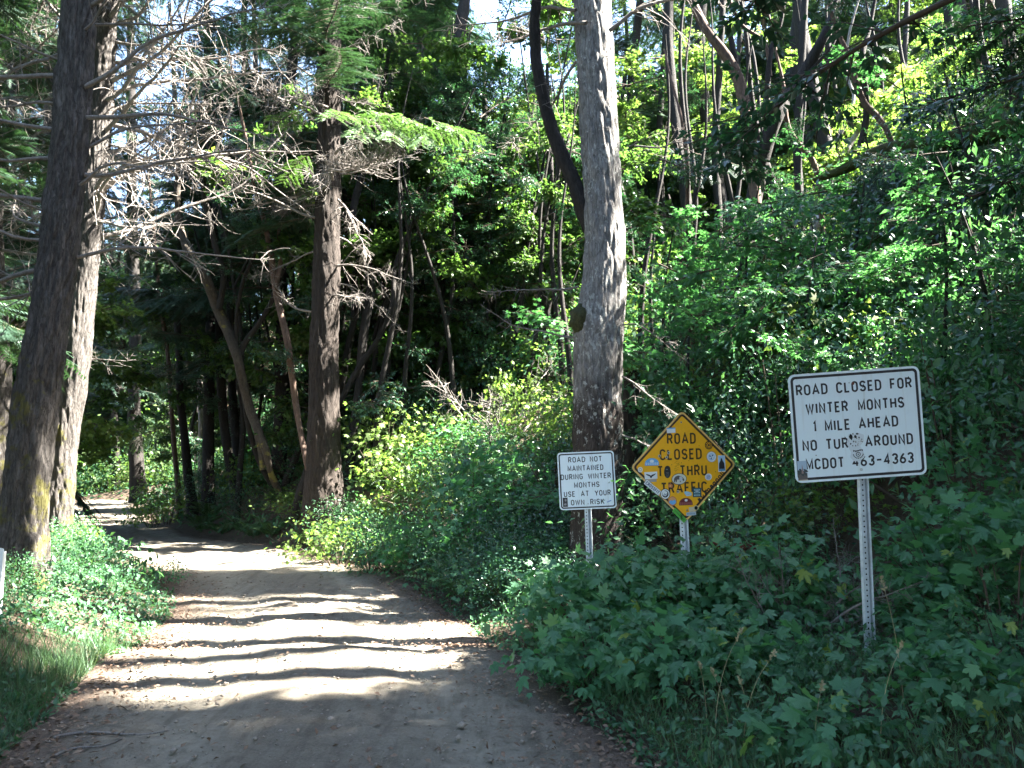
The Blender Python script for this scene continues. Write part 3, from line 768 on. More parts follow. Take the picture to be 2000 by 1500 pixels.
for k in range(7): f.rect(OX-.018+k*.010, OZ-.112-.003*math.sin(k), .007, .012, .0037, M['ink'], k*.5)
f.build('sticker', sg, mw)['label'] = 'torn pale sticker peppered with holes over the letter N'
f = Flat()                                   # photo sticker, lower left
x, z = -W/2+.052, -H/2+.085
f.rect(x, z, .066, .138, .0020, col_('grey_blue', (.40, .50, .60))); f.rect(x, z-.043, .066, .052, .0024, col_('dim_brown', (.12, .10, .09)))
for k in range(5): f.disc(x-.024+k*.012, z-.012+.01*math.sin(k*2), .010, .018+.004*(k % 2), .0027+k*.0001, col_('tree_dark', (.05, .06, .06)), 8, .2*k, .3)
f.poly([(x-.008, z-.02), (x+.0, z+.045), (x+.008, z-.02)], .0034, col_('pinkish', (.30, .20, .18))); f.rect(x, z-.066, .066, .006, .0030, col_('tan', (.5, .4, .3)))
f.build('sticker', sg, mw)['label'] = 'small photo sticker of trees in the lower left corner'
f = Flat(); f.disc(-.008, H/2-.092, .010, .010, .0020, M['rust'], 12); f.disc(-.008, H/2-.092, .006, .006, .0045, M['rust'], 6); bolt(f, .004, -H/2+.065); f.build('bolt', sg, mw)
f = Flat(); bullet(f, -W/2+.125, -.105+.01, .55); bullet(f, -W/2+.155, -.195, .5); bullet(f, -.035, H/2-.085, .4); f.build('bullet_hole', sg, mw)

# --- small white sign
c = (.801, 8.279, 1.579); b0 = at(1152, 1075, 8.30); g0 = float(ground(b0[0], b0[1]))
sg = empty('road_sign', (b0[0], b0[1], g0)); tag(sg, 'small square white sign reading ROAD NOT MAINTAINED DURING WINTER MONTHS in front of grey trunk', 'road sign')
mw = sign_matrix(sg, c, .6, 0, -2.5)
q = at(1149, 1000, 8.31)
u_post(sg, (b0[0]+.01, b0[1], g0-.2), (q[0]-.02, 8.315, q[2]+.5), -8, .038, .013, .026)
W = H = .61
slab('panel', round_rect(W, H, .038), .003, M['white_sign'], sg, mw, M['steel'])
f = Flat(); ring(f, round_rect(W-.028, H-.028, .028), round_rect(W-.056, H-.056, .016), .0009, M['ink']); f.build('border', sg, mw)
f = Flat(); cap = .059
for txt, a, b_, fr, spc in (('ROAD NOT', .19, .785, .133, .75), ('MAINTAINED', .173, .80, .283, .6), ('DURING WINTER', .045, .925, .43, .85), ('MONTHS', .27, .715, .577, .6), ('USE AT YOUR', .085, .905, .728, 1.0), ('OWN RISK', .20, .785, .876, .95)):
    f.text(txt, (a-.5)*W, (b_-.5)*W, H/2-fr*H-cap/2, cap, .0011, M['ink'], .155, .2, spc, part=(sg, mw))
f = Flat(); x, z = -W/2+.062, -H/2+.082
f.rect(x, z, .052, .098, .0020, col_('near_black', (.03, .03, .035))); f.disc(x+.004, z+.022, .010, .014, .0024, col_('face_grey', (.25, .24, .25)), 10); f.disc(x, z-.02, .015, .012, .0024, col_('face_grey', (.25, .24, .25)), 10, .4, .2)
f.build('sticker', sg, mw)['label'] = 'small dark photo sticker in the lower left corner'
f = Flat(); f.rect(.225, -.232, .05, .013, .0020, col_('pale_blue', (.35, .48, .70)), .35)
for k in range(5): f.rect(.206+k*.009, -.239+k*.0033, .005, .007, .0023, col_('blue_ink', (.10, .15, .35)), .35)
f.build('sticker', sg, mw)['label'] = 'tiny slanted pale blue sticker near the lower right corner'
f = Flat(); bolt(f, -.005, .232, r=.005); bolt(f, .0, -.248, r=.005); f.build('bolt', sg, mw)

# --- amber diamond sign
c = (1.665, 7.478, 1.719); b0 = at(1341, 1085, 7.53); g0 = float(ground(b0[0], b0[1]))
sg = empty('road_sign', (b0[0], b0[1], g0)); tag(sg, 'amber diamond sign reading ROAD CLOSED TO THRU TRAFFIC, covered in stickers', 'road sign')
mw = sign_matrix(sg, c, 9.0, 3.0, -1.8)
q = at(1337, 1020, 7.53)
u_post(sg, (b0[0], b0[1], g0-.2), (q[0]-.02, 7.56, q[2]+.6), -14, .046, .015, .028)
S = .762
slab('panel', rot45(round_rect(S, S, .045)), .003, M['orange_edge'], sg, mw, M['steel'])
f = Flat(); ring(f, rot45(round_rect(S-.034, S-.034, .034)), rot45(round_rect(S-.074, S-.074, .020)), .0009, M['brown_ink']); f.build('border', sg, mw)
f = Flat(); f.poly(rot45(round_rect(S-.040, S-.040, .030)), .0007, M['orange_sign']); f.build('face_sheet', sg, mw)
K = .000923
def q2(x, y): return (x-775)*K, (755-y)*K
f = Flat()
for txt, x0, x1, ym, spc in (('ROAD', 600, 915, 468, .6), ('CLOSED', 515, 975, 632, .6), ('TO THRU', 483, 1025, 805, .95), ('TRAFFIC', 515, 1020, 980, .6)):
    a, z = q2(x0, ym); b_, _ = q2(x1, ym)
    f.text(txt, a, b_, z-.053, .106, .0011, M['brown_ink'], .155, .22, spc, part=(sg, mw))
def stick(label, fn):
    f = Flat(); fn(f); f.build('sticker', sg, mw)['label'] = label
wht = col_('white', (.78, .79, .78)); blk = col_('black', (.02, .02, .022)); blu = col_('light_blue', (.16, .42, .72)); nav = col_('navy', (.05, .08, .20))
def s1(f):
    x, z = q2(647, 380); f.rect(x, z, .088, .050, .0020, wht, .04); f.rect(x, z+.020, .088, .011, .0024, blu, .04)
stick('white rectangular sticker with blue top line', s1)
def s2(f):
    x, z = q2(1058, 545); f.disc(x, z, .040, .041, .0020, col_('dark_brown', (.06, .02, .01)), 24)
    f.disc(x, z, .017, .02, .0024, M['orange_sign'], 16); f.disc(x, z, .011, .013, .0027, col_('dark_brown', (.06, .02, .01)), 12)
    for k in range(10): a = k*.63; f.rect(x+.028*math.cos(a), z+.028*math.sin(a), .010, .008, .0024, M['orange_sign'], a+1.57)
stick('round brown badge sticker with amber ring of marks', s2)
def s3(f):
    x, z = q2(1083, 668); f.disc(x, z, .050, .052, .0020, col_('mid_blue', (.10, .22, .45)), 26); f.disc(x, z, .047, .049, .0023, wht, 26); f.disc(x, z, .034, .036, .0026, col_('ice', (.45, .60, .75)), 20)
    for k in range(7): a = k*.9; f.disc(x+.016*math.cos(a), z+.016*math.sin(a), .010, .006, .0029+k*.0001, nav if k % 2 else wht, 7, a)
stick('round white and blue emblem sticker', s3)
def s4(f):
    x, z = q2(1194, 742); f.rect(x, z, .074, .158, .0020, wht); f.rect(x, z+.012, .066, .126, .0023, col_('sky_print', (.45, .62, .80)))
    f.poly([(x-.03, z-.052), (x-.028, z), (x-.012, z+.03), (x-.006, z+.052), (x+.004, z+.052), (x+.010, z+.03), (x+.026, z+.004), (x+.03, z-.052)], .0027, blk)
    f.rect(x, z-.062, .066, .018, .0026, col_('sea_print', (.10, .30, .50)))
stick('tall photo sticker with a dark silhouette against blue', s4)
def s5(f):
    x, z = q2(1040, 878); f.disc(x, z, .036, .033, .0020, wht, 18, .2); f.disc(x, z, .026, .024, .0023, col_('lilac', (.40, .42, .58)), 16); f.rect(x, z, .042, .014, .0026, wht, .1); f.rect(x, z, .034, .007, .0029, nav, .1)
stick('small round white sticker with blue bar', s5)
def arch(f, x, z, w, h, d, mat): f.poly([(x-w/2, z-h/2), (x+w/2, z-h/2)]+[(x+w/2*math.cos(R_(a)), z-h/2+h*.25+h*.75*math.sin(R_(a))) for a in range(0, 181, 15)], d, mat)
def s6(f):
    x, z = q2(425, 702); arch(f, x, z, .142, .072, .0020, blu); f.disc(x, z+.006, .022, .014, .0023, wht, 12)
    for k in range(6): f.rect(x-.055+k*.022, z-.018, .014, .020, .0024, wht); f.rect(x-.055+k*.022, z-.018, .006, .010, .0027, blu)
stick('light blue arched sticker with white letters', s6)
def s7(f):
    x, z = q2(297, 780); f.disc(x, z, .024, .026, .0020, wht, 16); f.disc(x, z, .016, .018, .0023, col_('tan2', (.60, .45, .30)), 12); f.rect(x, z, .016, .012, .0026, wht)
stick('tiny round white sticker at the left corner', s7)
def s8(f):
    x, z = q2(410, 843); f.rect(x, z, .128, .068, .0020, wht, .03)
    f.poly([(x-.055, z+.018), (x-.03, z+.012), (x-.008, z+.004), (x, z-.002), (x+.010, z+.006), (x+.035, z+.014), (x+.055, z+.02), (x+.03, z-.002), (x+.012, z-.012), (x+.004, z-.026), (x-.006, z-.024), (x-.012, z-.008), (x-.035, z+.0)], .0023, blk)
    x, z = q2(405, 897); f.rect(x, z, .118, .026, .0019, col_('dull_grey', (.38, .36, .34)), .03)
stick('white rectangular sticker with a black spread-winged bird', s8)
def s9(f):
    x, z = q2(424, 970); a = -.70; f.rect(x, z, .185, .050, .0020, wht, a)
    f.text('CROSSFIT', -.082, .080, -.017, .034, .0023, nav, .18, .2, .6, a, (x, z))
stick('slanted white strip sticker with dark capital letters along the lower left edge', s9)
def s10(f):
    x, z = q2(590, 816); f.disc(x, z, .034, .056, .0020, blk, 20); f.disc(x-.004, z+.028, .012, .006, .0023, col_('grey2', (.2, .2, .2)), 8)
    for k in range(4): f.rect(x, z-.002-k*.012, .030, .003, .0023, col_('grey2', (.2, .2, .2)), .1*k)
stick('black oval sticker over the letter O', s10)
def s11(f):
    x, z = q2(716, 890); f.disc(x, z, .077, .055, .0028, blk, 28, .05); f.disc(x, z, .072, .050, .0031, col_('cream', (.68, .66, .56)), 28, .05)
    f.poly([(x-.055, z-.028), (x-.052, z+.006), (x-.035, z+.026), (x-.010, z+.034), (x+.018, z+.026), (x+.040, z+.012), (x+.052, z-.008), (x+.048, z-.024), (x+.036, z-.012), (x+.02, z-.008), (x+.014, z-.030), (x+.006, z-.030), (x+.004, z-.006), (x-.02, z-.004), (x-.028, z-.030), (x-.036, z-.030), (x-.038, z-.008), (x-.046, z-.030)], .0034, col_('bison', (.10, .085, .075)))
    f.disc(x+.018, z+.002, .018, .022, .0037, col_('cream2', (.58, .60, .66)), 10, .2, .15)
stick('cream oval sticker with a dark shaggy animal', s11)
def s12(f):
    x, z = q2(700, 750)
    for k in range(16): f.rect(x+random.uniform(-.028, .024), z+.04-k*.006, random.uniform(.012, .03), .0016, .0020+k*.00004, M['brown_ink'], random.uniform(-.5, .7))
stick('hand-scrawled brown marks between the words', s12)
def s13(f):
    x, z = q2(617, 958); f.poly([(x-.022, z-.014), (x+.02, z-.018), (x+.024, z+.006), (x, z+.026), (x-.022, z+.008)], .0020, col_('red_orange', (.60, .20, .07))); f.disc(x, z, .009, .007, .0023, col_('peach', (.75, .45, .25)), 8)
stick('small red orange pentagonal sticker', s13)
def s14(f):
    x, z = q2(558, 1040); f.disc(x, z, .050, .052, .0022, blk, 24); f.disc(x, z, .044, .046, .0025, wht, 24); f.disc(x, z, .033, .034, .0028, blk, 20); f.disc(x-.004, z+.004, .027, .027, .0031, wht, 14, 0, .15)
    for k in range(6): f.rect(x-.015+k*.006, z-.012+.006*(k % 3), .004, .016, .0034, nav, .3*k)
stick('round black and white emblem sticker on the lower left edge', s14)
def s15(f):
    x, z = q2(635, 1116); f.disc(x, z, .044, .045, .0020, col_('rust_red', (.55, .16, .08)), 22); f.disc(x, z, .038, .039, .0023, col_('orange2', (.75, .35, .15)), 22)
    f.poly([(x-.037, z-.004), (x-.015, z+.012), (x, z+.002), (x+.018, z+.014), (x+.037, z-.004), (x+.03, z-.022), (x, z-.037), (x-.03, z-.022)], .0026, blu)
stick('round sunset orange and blue sticker', s15)
def s16(f):
    x, z = q2(805, 1043); f.poly([(x-.04, z+.02), (x-.03, z-.005), (x-.012, z-.026), (x+.036, z-.02), (x+.04, z+.004), (x+.01, z+.018), (x-.01, z+.022)], .0020, col_('sky2', (.35, .60, .75)))
    for k in range(3): f.disc(x-.006+k*.014, z-.006, .007, .009, .0023, wht, 9); f.disc(x-.006+k*.014, z-.006, .003, .005, .0026, nav, 7)
stick('irregular pale blue sticker with white letters', s16)
def s17(f):
    x, z = q2(907, 1036); f.rect(x, z, .088, .088, .0026, col_('dark_teal', (.02, .08, .10)))
    for k in (-1, 0, 1): f.rect(x, z+k*.026, .060, .014, .0029, col_('ice2', (.35, .55, .62))); f.rect(x, z+k*.026, .044, .004, .0032, blk)
    f.rect(x, z+.013, .030, .006, .0030, wht)
stick('square dark teal sticker with pale bars', s17)
def s18(f):
    x, z = q2(780, 1126); mr = col_('maroon', (.16, .02, .025)); arch(f, x, z, .136, .070, .0020, mr); f.disc(x+.004, z+.012, .016, .012, .0024, wht, 12)
    for k in range(6): f.rect(x-.052+k*.021, z-.018, .013, .022, .0023, col_('dull_rose', (.40, .14, .12))); f.rect(x-.052+k*.021, z-.016, .004, .010, .0026, mr)
stick('maroon arched sticker with a white oval', s18)
def s19(f):
    x, z = q2(830, 1235); gr = col_('blue_grey', (.42, .48, .52)); f.rect(x+.004, z-.018, .10, .034, .0020, gr, .08); f.rect(x+.01, z+.024, .055, .045, .0022, col_('pale_tan', (.62, .52, .36)), .1)
    for k in range(6): f.rect(x-.034+k*.014, z-.018, .009, .016, .0024, col_('blue2', (.20, .30, .45)), .1)
stick('worn grey blue sticker near the bottom corner', s19)
def s20(f):
    x, z = q2(890, 1196); f.disc(x, z, .026, .026, .0024, col_('yellow_grey', (.55, .50, .30)), 16); f.disc(x, z, .017, .018, .0028, M['hole'], 14)
stick('round hole with a chipped pale rim', s20)
def s21(f):
    x, z = q2(706, 1266); gn = col_('green_print', (.10, .42, .06)); f.rect(x, z, .165, .046, .0022, gn, -.80)
    for k in range(9): t = -.06+k*.015; f.rect(x+t*math.cos(-.8), z+t*math.sin(-.8), .008, .014, .0025, col_('green_dark', (.03, .17, .03)), -.8)
stick('bright green strip sticker along the lower left edge', s21)
def s22(f):
    x, z = q2(935, 1150); f.text('#vanagonli', 0, .385, 0, .052, .0020, M['ink'], .20, .16, .5, .80, (x, z))
stick('black lower case lettering along the lower right edge', s22)
def s23(f):
    a = -.80
    for k in range(14):
        x, z = q2(478+k*11.5, 1050+k*12); f.rect(x, z, .008, .014, .0020+k*.00003, blk, a+.1*(k % 3))
stick('small dark lettering strip on the lower left border', s23)
f = Flat()
for x, y in ((510, 645), (610, 613), (588, 659), (697, 1021)): bullet(f, *q2(x, y), 1.35, .0036)
f.build('bullet_hole', sg, mw)
f = Flat()
for x, y in ((762, 298), (790, 1215)): bolt(f, *q2(x, y), r=.006, mat=M['rust'])
for x, y in ((582, 428), (640, 740), (830, 700), (748, 722), (950, 548), (1120, 826)): f.disc(*q2(x, y), .004, .004, .0021, M['rust'], 7)
f.build('bolt', sg, mw)

# --- sign seen from its edge at the far left
b0 = at(-8, 1160, 7.0); g0 = float(ground(b0[0], b0[1]))
sg = empty('marker_sign', (b0[0], b0[1], g0)); tag(sg, 'white metal marker board cut by the left frame edge beside the mossy trunk', 'marker sign')
c = at(-6, 1110, 7.0); mw = sign_matrix(sg, tuple(c), -30, 0, 3)
slab('panel', round_rect(.16, .36, .02), .003, col_('marker_white', (.72, .73, .74)), sg, mw, M['steel'])
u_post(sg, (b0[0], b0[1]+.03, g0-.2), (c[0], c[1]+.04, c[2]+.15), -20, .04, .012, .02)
# ------------------------------------------------------------------ the big trees
tA, PA, RA = build_tree('fir_tree', 'huge mossy fir trunk standing nearest at the left, dead branches all round', 'tree',
    [(38,1150,92),(45,1025,82),(62,850,84),(85,700,80),(109,525,70),(130,350,70),(145,150,70),(155,0,65)], 9.3, M['fir_bark'],
    segs=110, rings=300, rough=(.032, 14, 3.1, None, .045), extend=9, flare=1.18)
tB, PB, RB = build_tree('fir_tree', 'second mossy fir trunk just behind, its right side washed white by sun', 'tree',
    [(113,1070,54),(113,1025,52),(126,850,52),(147,700,54),(165,525,52),(184,350,47),(201,150,46),(209,0,43)], 14.6, M['fir_bark'],
    segs=90, rings=260, rough=(.032, 14, 8.3, None, .045), extend=9, flare=1.15)
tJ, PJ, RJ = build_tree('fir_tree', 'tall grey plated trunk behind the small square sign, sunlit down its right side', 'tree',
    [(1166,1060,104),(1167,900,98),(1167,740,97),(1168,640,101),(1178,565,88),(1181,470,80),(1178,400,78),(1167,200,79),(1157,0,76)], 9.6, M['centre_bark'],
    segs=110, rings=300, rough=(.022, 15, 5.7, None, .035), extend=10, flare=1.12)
b = np.array(tJ.location)
# mossy burl on its left side, fork limb
c = at(1136, 625, 9.5)-b
th = np.linspace(0, 2*np.pi, 24, endpoint=False); ph = np.linspace(.05, np.pi-.05, 16)
V = []; 
for p_ in ph:
    for t_ in th:
        d = np.array([math.sin(p_)*math.cos(t_), math.sin(p_)*math.sin(t_), math.cos(p_)])
        V.append(c+d*np.array([.15, .17, .19])*(1+.22*mnoise.noise(Vector(d*2.4))+.1*mnoise.noise(Vector(d*7))))
F = [(i*24+j, i*24+(j+1) % 24, (i+1)*24+(j+1) % 24, (i+1)*24+j) for i in range(15) for j in range(24)]
M['burl'] = bark('mossy_burl_bark', (.03, .03, .015), (.07, .075, .03), (.12, .12, .05), 12, .8, moss=.10, mossc=(.06, .075, .02))
link('burl', mesh_np('burl', np.array(V), np.array(F), M['burl'], None, True), tJ)
add_limb(tJ, [(1160,455,40),(1135,395,34),(1118,350,32),(1092,290,30),(1068,220,28),(1052,150,26),(1044,60,24),(1050,-40,20),(1058,-140,16)], 9.7, M['dark_bark'], 14, 60, rough=(.02, 12, 2, None, .05))
tH, PH, RH = build_tree('fir_tree', 'thick furrowed reddish brown trunk rising from ferns left of the bright bushes', 'tree',
    [(632,905,66),(632,800,60),(632,700,57),(636,600,56),(638,500,54),(642,300,48),(644,150,44),(647,0,40)], 18, M['brown_bark'],
    segs=64, rings=200, rough=(.035, 12, 1.7, None, .03), extend=7, flare=1.2)
t0, P0, R0 = build_tree('fir_tree', 'grey trunk cut off by the left frame edge behind the mossy firs', 'tree',
    [(2,1000,42),(0,850,46),(-2,700,40),(-10,560,36),(-16,300,34),(-20,0,30)], 16, M['fir_bark'], segs=48, rings=120, rough=(.04, 8, 4.7, None, .03), extend=6)
t1, P1, R1 = build_tree('fir_tree', 'pale grey trunk showing high up just left of the mossy fir pair', 'tree',
    [(85,760,26),(92,500,24),(97,250,23),(100,0,20)], 21, M['fir_bark'], segs=30, rings=80, rough=(.03, 8, 6, None, .03), extend=6)

def small(name, label, path, Y, mat, extend=3.0, segs=10, rings=44, rough=None, group=None, zvar=.15, flare=1.2):
    rough = rough or (.012, 10, len(label)*.37, None, .05)
    return build_tree(name, label, 'tree', path, Y, M[mat], group, segs, rings, rough, extend, flare, zvar, len(label))
crownless = []
tC = small('fir_tree', 'dark straight trunk beside the far bend of the road', [(268,925,28),(262,800,24),(264,700,24),(262,560,22),(258,400,20),(256,150,18)], 50, 'dark_bark', 6)
tD = small('fir_tree', 'straight dark slim trunk left of the leaning moss-footed tree', [(407,955,24),(407,850,22),(410,700,20),(412,560,19),(408,420,17),(405,250,15),(404,60,13)], 25.5, 'dark_bark', 5)
tE = small('fir_tree', 'left stem of the pair of black trunks behind the leaning tree', [(452,920,20),(440,850,18),(432,750,18),(428,650,16),(420,500,14),(424,330,12)], 24, 'dark_bark', 5)
tE2 = small('fir_tree', 'right stem of the pair of black trunks behind the leaning tree', [(466,915,18),(458,820,17),(452,720,16),(450,600,15),(462,430,12),(470,250,10)], 25, 'dark_bark', 5)
tF = small('leaning_tree', 'leaning forked tree with yellow moss coating its foot', [(527,918,12),(519,880,15),(508,850,17),(488,800,19),(475,750,19),(464,700,19),(446,650,20),(424,600,22),(400,540,20),(372,500,16),(352,440,14),(346,380,13),(352,300,12),(342,200,10),(338,120,8)], 20, 'moss_bark', 2, 12, 90)
add_limb(tF[0], [(513,918,11),(510,885,12),(503,850,14)], 20, M['moss_bark'], 8, 10, 'limb')
add_limb(tF[0], [(466,705,14),(478,670,13),(500,640,11),(530,590,10),(548,540,9),(575,490,8),(590,440,6),(596,390,5)], 20, M['dark_bark'], 8, 30)
add_limb(tF[0], [(428,605,14),(436,540,12),(418,470,12),(402,400,12),(398,350,11),(418,300,9),(440,240,8),(455,200,6)], 20, M['dark_bark'], 8, 30)
add_limb(tF[0], [(462,690,9),(464,600,8),(478,540,8),(500,490,6),(505,420,5)], 20, M['dark_bark'], 7, 24)
tG = small('madrone_tree', 'slender madrone with a pale sunlit bend left of the thick brown trunk', [(588,850,12),(578,790,13),(570,730,14),(560,660,14),(546,600,15),(536,545,15),(530,500,13),(518,440,11),(500,380,9),(486,300,8),(470,220,6)], 19, 'pink_bark', 2)
add_limb(tG[0], [(538,560,10),(548,510,9),(545,450,7),(560,400,6),(575,340,5)], 19, M['pink_bark'], 7, 20)
tT = small('madrone_tree', 'thin pinkish slanting stem deep in the wood left of centre', [(338,845,9),(334,780,9),(330,720,9),(324,660,9),(316,610,8),(308,540,7),(300,450,6)], 27, 'pink_bark', 3)
tU = small('fir_tree', 'dark trunk rising from the yellow-green bush beside the road bend', [(366,915,18),(360,850,16),(352,780,14),(350,700,13),(346,620,12),(350,500,10)], 26, 'dark_bark', 5)
tV = small('pale_tree', 'bright white sunlit stem deep between the dark trunks', [(392,905,11),(392,820,10),(390,740,11),(388,640,12),(386,560,11),(384,470,9),(380,330,8)], 30, 'pale_bark', 4)
for k, (pth, Y, lab) in enumerate([
    ([(700,760,16),(712,640,18),(724,560,18),(706,480,17),(690,430,16),(702,360,15),(728,290,12),(740,220,9)], 20, 'black crooked stem tangled behind the thick brown trunk'),
    ([(662,790,16),(676,700,15),(692,620,14),(690,520,13),(676,440,12),(672,340,10)], 21, 'black upright stem hugging the right side of the thick brown trunk'),
    ([(668,780,12),(700,720,12),(740,660,11),(765,600,11),(772,520,9),(800,450,8),(832,380,6)], 19.5, 'black stem slanting right across the gap beside the thick brown trunk'),
    ([(752,740,11),(762,640,12),(748,550,12),(756,470,11),(780,400,10),(775,330,8)], 22, 'thin twisting dark stem left of the dead-twig clump'),
    ([(886,735,20),(885,640,18),(884,560,17),(880,430,15),(874,250,13)], 26, 'straight dark trunk standing behind the bright bushes in mid picture'),
    ([(968,730,20),(962,640,18),(960,540,17),(952,420,15),(948,260,13)], 30, 'dark trunk a little right of the straight one behind the bright bushes'),
    ([(1081,770,17),(1083,690,16),(1084,600,15),(1080,480,14),(1074,300,12)], 22, 'dark trunk just left of the tall grey trunk above yellow leaves'),
    ([(916,740,7),(914,660,7),(908,560,6),(900,450,5)], 28, 'very thin stem between the two dark trunks of mid picture'),
    ([(1003,760,9),(1010,640,8),(1022,520,8),(1018,400,6)], 31, 'thin leaning stem far behind, left of the tall grey trunk'),
    ([(840,700,9),(832,600,9),(822,520,8),(828,440,7),(845,360,6)], 24, 'thin bowed dark stem below the drooping pale fir spray'),
    ]):
    small('dark_tree', lab, pth, Y, 'dark_bark', 3)
# upper right: madrones
tK = small('madrone_tree', 'thick black madrone forking high above the amber sign', [(1448,640,36),(1452,540,36),(1462,440,35),(1478,360,33),(1494,290,31),(1518,225,28),(1545,180,26),(1572,140,24),(1600,90,22),(1628,30,19),(1645,-30,17),(1660,-100,14)], 16, 'dark_bark', 3, 16, 110)
add_limb(tK[0], [(1476,400,24),(1468,300,26),(1455,210,24),(1440,150,24),(1412,100,22),(1388,70,20),(1362,25,18),(1345,-20,16),(1330,-80,13)], 16, M['pink_bark'], 12, 50, rough=(.01, 10, 2, None, .05))
add_limb(tK[0], [(1446,170,17),(1436,120,15),(1426,70,11),(1414,40,6),(1410,26,1)], 16, M['dark_bark'], 8, 24, rough=(.015, 10, 2, None, .05))
add_limb(tK[0], [(1490,320,13),(1498,220,12),(1500,150,12),(1508,90,11),(1526,40,8),(1532,10,5)], 16, M['dark_bark'], 8, 30)
add_limb(tK[0], [(1505,150,8),(1490,80,8),(1450,50,7),(1425,0,6)], 16, M['pink_bark'], 7, 20)
add_limb(tK[0], [(1562,165,9),(1590,130,8),(1625,90,6),(1640,55,4)], 16, M['dark_bark'], 7, 20)
tL = small('madrone_tree', 'orange-pink winding madrone stem over the big white sign', [(1706,600,11),(1722,520,12),(1745,450,12),(1764,400,13),(1778,360,14),(1768,335,12),(1748,300,12),(1736,262,13),(1714,228,13),(1690,205,13),(1672,160,12),(1658,110,11),(1640,70,10),(1622,20,9),(1605,-40,8)], 14, 'pink_bark', 2, 12, 100, zvar=.05)
small('madrone_tree', 'short curved pink madrone stem between the black madrone and the winding one', [(1604,420,11),(1600,360,11),(1584,308,12),(1560,282,11),(1542,255,11),(1534,222,10),(1532,180,8),(1520,120,6)], 16.5, 'pink_bark', 2, zvar=.05)
small('dark_tree', 'dark bending stem rising through yellow light above the white sign', [(1662,430,14),(1670,350,15),(1680,290,15),(1692,230,14),(1690,170,13),(1684,120,11),(1700,50,9),(1712,-20,7)], 17, 'dark_bark', 2)
small('pale_tree', 'greyish diagonal stem crossing the winding pink madrone', [(1618,380,10),(1640,320,11),(1670,265,11),(1705,215,10),(1745,170,9),(1790,130,7),(1830,85,5)], 18, 'pale_bark', 1)
small('pale_tree', 'pale thin forked stem in yellow light right of the black madrone', [(1600,400,8),(1625,310,8),(1650,240,8),(1668,190,7),(1652,140,7),(1660,60,6),(1680,-10,5)], 20, 'pale_bark', 2)
small('madrone_tree', 'brown upright madrone at the upper right among yellow leaves', [(1898,330,13),(1902,250,14),(1908,170,14),(1914,100,12),(1930,30,10),(1938,-30,8)], 18, 'pink_bark', 2)
small('madrone_tree', 'reddish forked madrone leaving the picture at the upper right corner', [(2040,330,17),(2010,230,16),(1985,185,15),(1972,150,15),(1968,100,13),(1950,40,11),(1925,-10,9)], 15, 'pink_bark', 2)
small('madrone_tree', 'thin pale madrone stem seen between the winding one and the corner tree', [(1885,300,7),(1862,245,8),(1850,210,7),(1852,160,7),(1846,110,5)], 19, 'pink_bark', 1)
small('madrone_tree', 'thin reddish stem among glossy leaves right of the tall grey trunk', [(1350,640,9),(1338,540,9),(1334,470,10),(1342,400,9),(1340,300,8),(1330,230,7),(1315,170,6)], 14, 'pink_bark', 1)
small('dark_tree', 'brown trunk among shrubs between the grey trunk and the black madrone', [(1425,640,9),(1400,590,10),(1370,560,10),(1345,510,10),(1330,460,8)], 14, 'brown_bark', 1)
for k, (px, Y, w) in enumerate([(1560, 21, 20), (1610, 24, 16), (1760, 26, 16), (1400, 24, 18), (1290, 26, 15)]):
    small('dark_tree', ['dark trunk behind and right of the black madrone', 'dark trunk in the shrubs above the left edge of the white sign', 'dark trunk deep behind the winding pink madrone',
        'dark trunk half hidden left of the black madrone', 'dark trunk in shade right of the tall grey trunk'][k], [(px, 560, w), (px+4, 440, w*.95), (px-3, 300, w*.9), (px+6, 120, w*.8)], Y, 'dark_bark', 5)

# sloping mossy dead log hanging across the upper right
pl = [at(1590, 352, 13.5), at(1660, 325, 13), at(1720, 296, 12.6), at(1800, 285, 12.2), at(1890, 268, 12), at(1990, 248, 11.6), at(2120, 225, 11)]
Pl, Rl = resample(pl, [.05, .09, .13, .15, .16, .17, .18], 60); root = empty('fallen_tree', Pl[-1])
tag(root, 'dark mossy fallen trunk propped across the upper right above the white sign', 'fallen tree')
V, F, C = tube(Pl-Pl[-1], Rl, 14, bark_rad(.03, 8, 3, None, .08)); link('trunk', mesh_np('trunk', V, F, M['burl'], None, True), root)
for k in range(16):
    i = random.randrange(8, 58); put(random.choice(BOUGH), 'hanging_spray', root, Pl[i]-np.array([0, 0, .1]), random.uniform(0, 6.28), random.uniform(-1.3, -.9), 0, random.uniform(.22, .40))
# brown stump behind the grey trunk
p = at(1236, 842, 11.0); g0 = float(ground(p[0], p[1])); root = empty('tree_stump', (p[0], p[1], g0)); tag(root, 'brown rotten stump with mossy top beside the grey trunk', 'stump')
hs = at(1238, 725, 11)[2]-g0
Ps = np.array([[.02*math.sin(z*3), 0, z] for z in np.linspace(-.2, hs, 40)])
V, F, C = tube(Ps, np.linspace(.24, .11, 40)*(1+.1*np.sin(np.linspace(0, 9, 40))), 26, bark_rad(.05, 8, 2, None, .08)); link('trunk', mesh_np('trunk', V, F, M['brown_bark'], None, True), root)
V2 = np.array([[.0, 0, hs]+unit(rng.normal(0, 1, 3))*np.array([.13, .13, .10]) for _ in range(260)])
V, F, C = stamp(LEAF2, V2, frames(rand_dirs(260, .2), rand_dirs(260, .6)), np.full(260, .05), rng.random(260)); link('moss_cap', mesh_np('moss_cap', V, F, M['bright'], C), root)

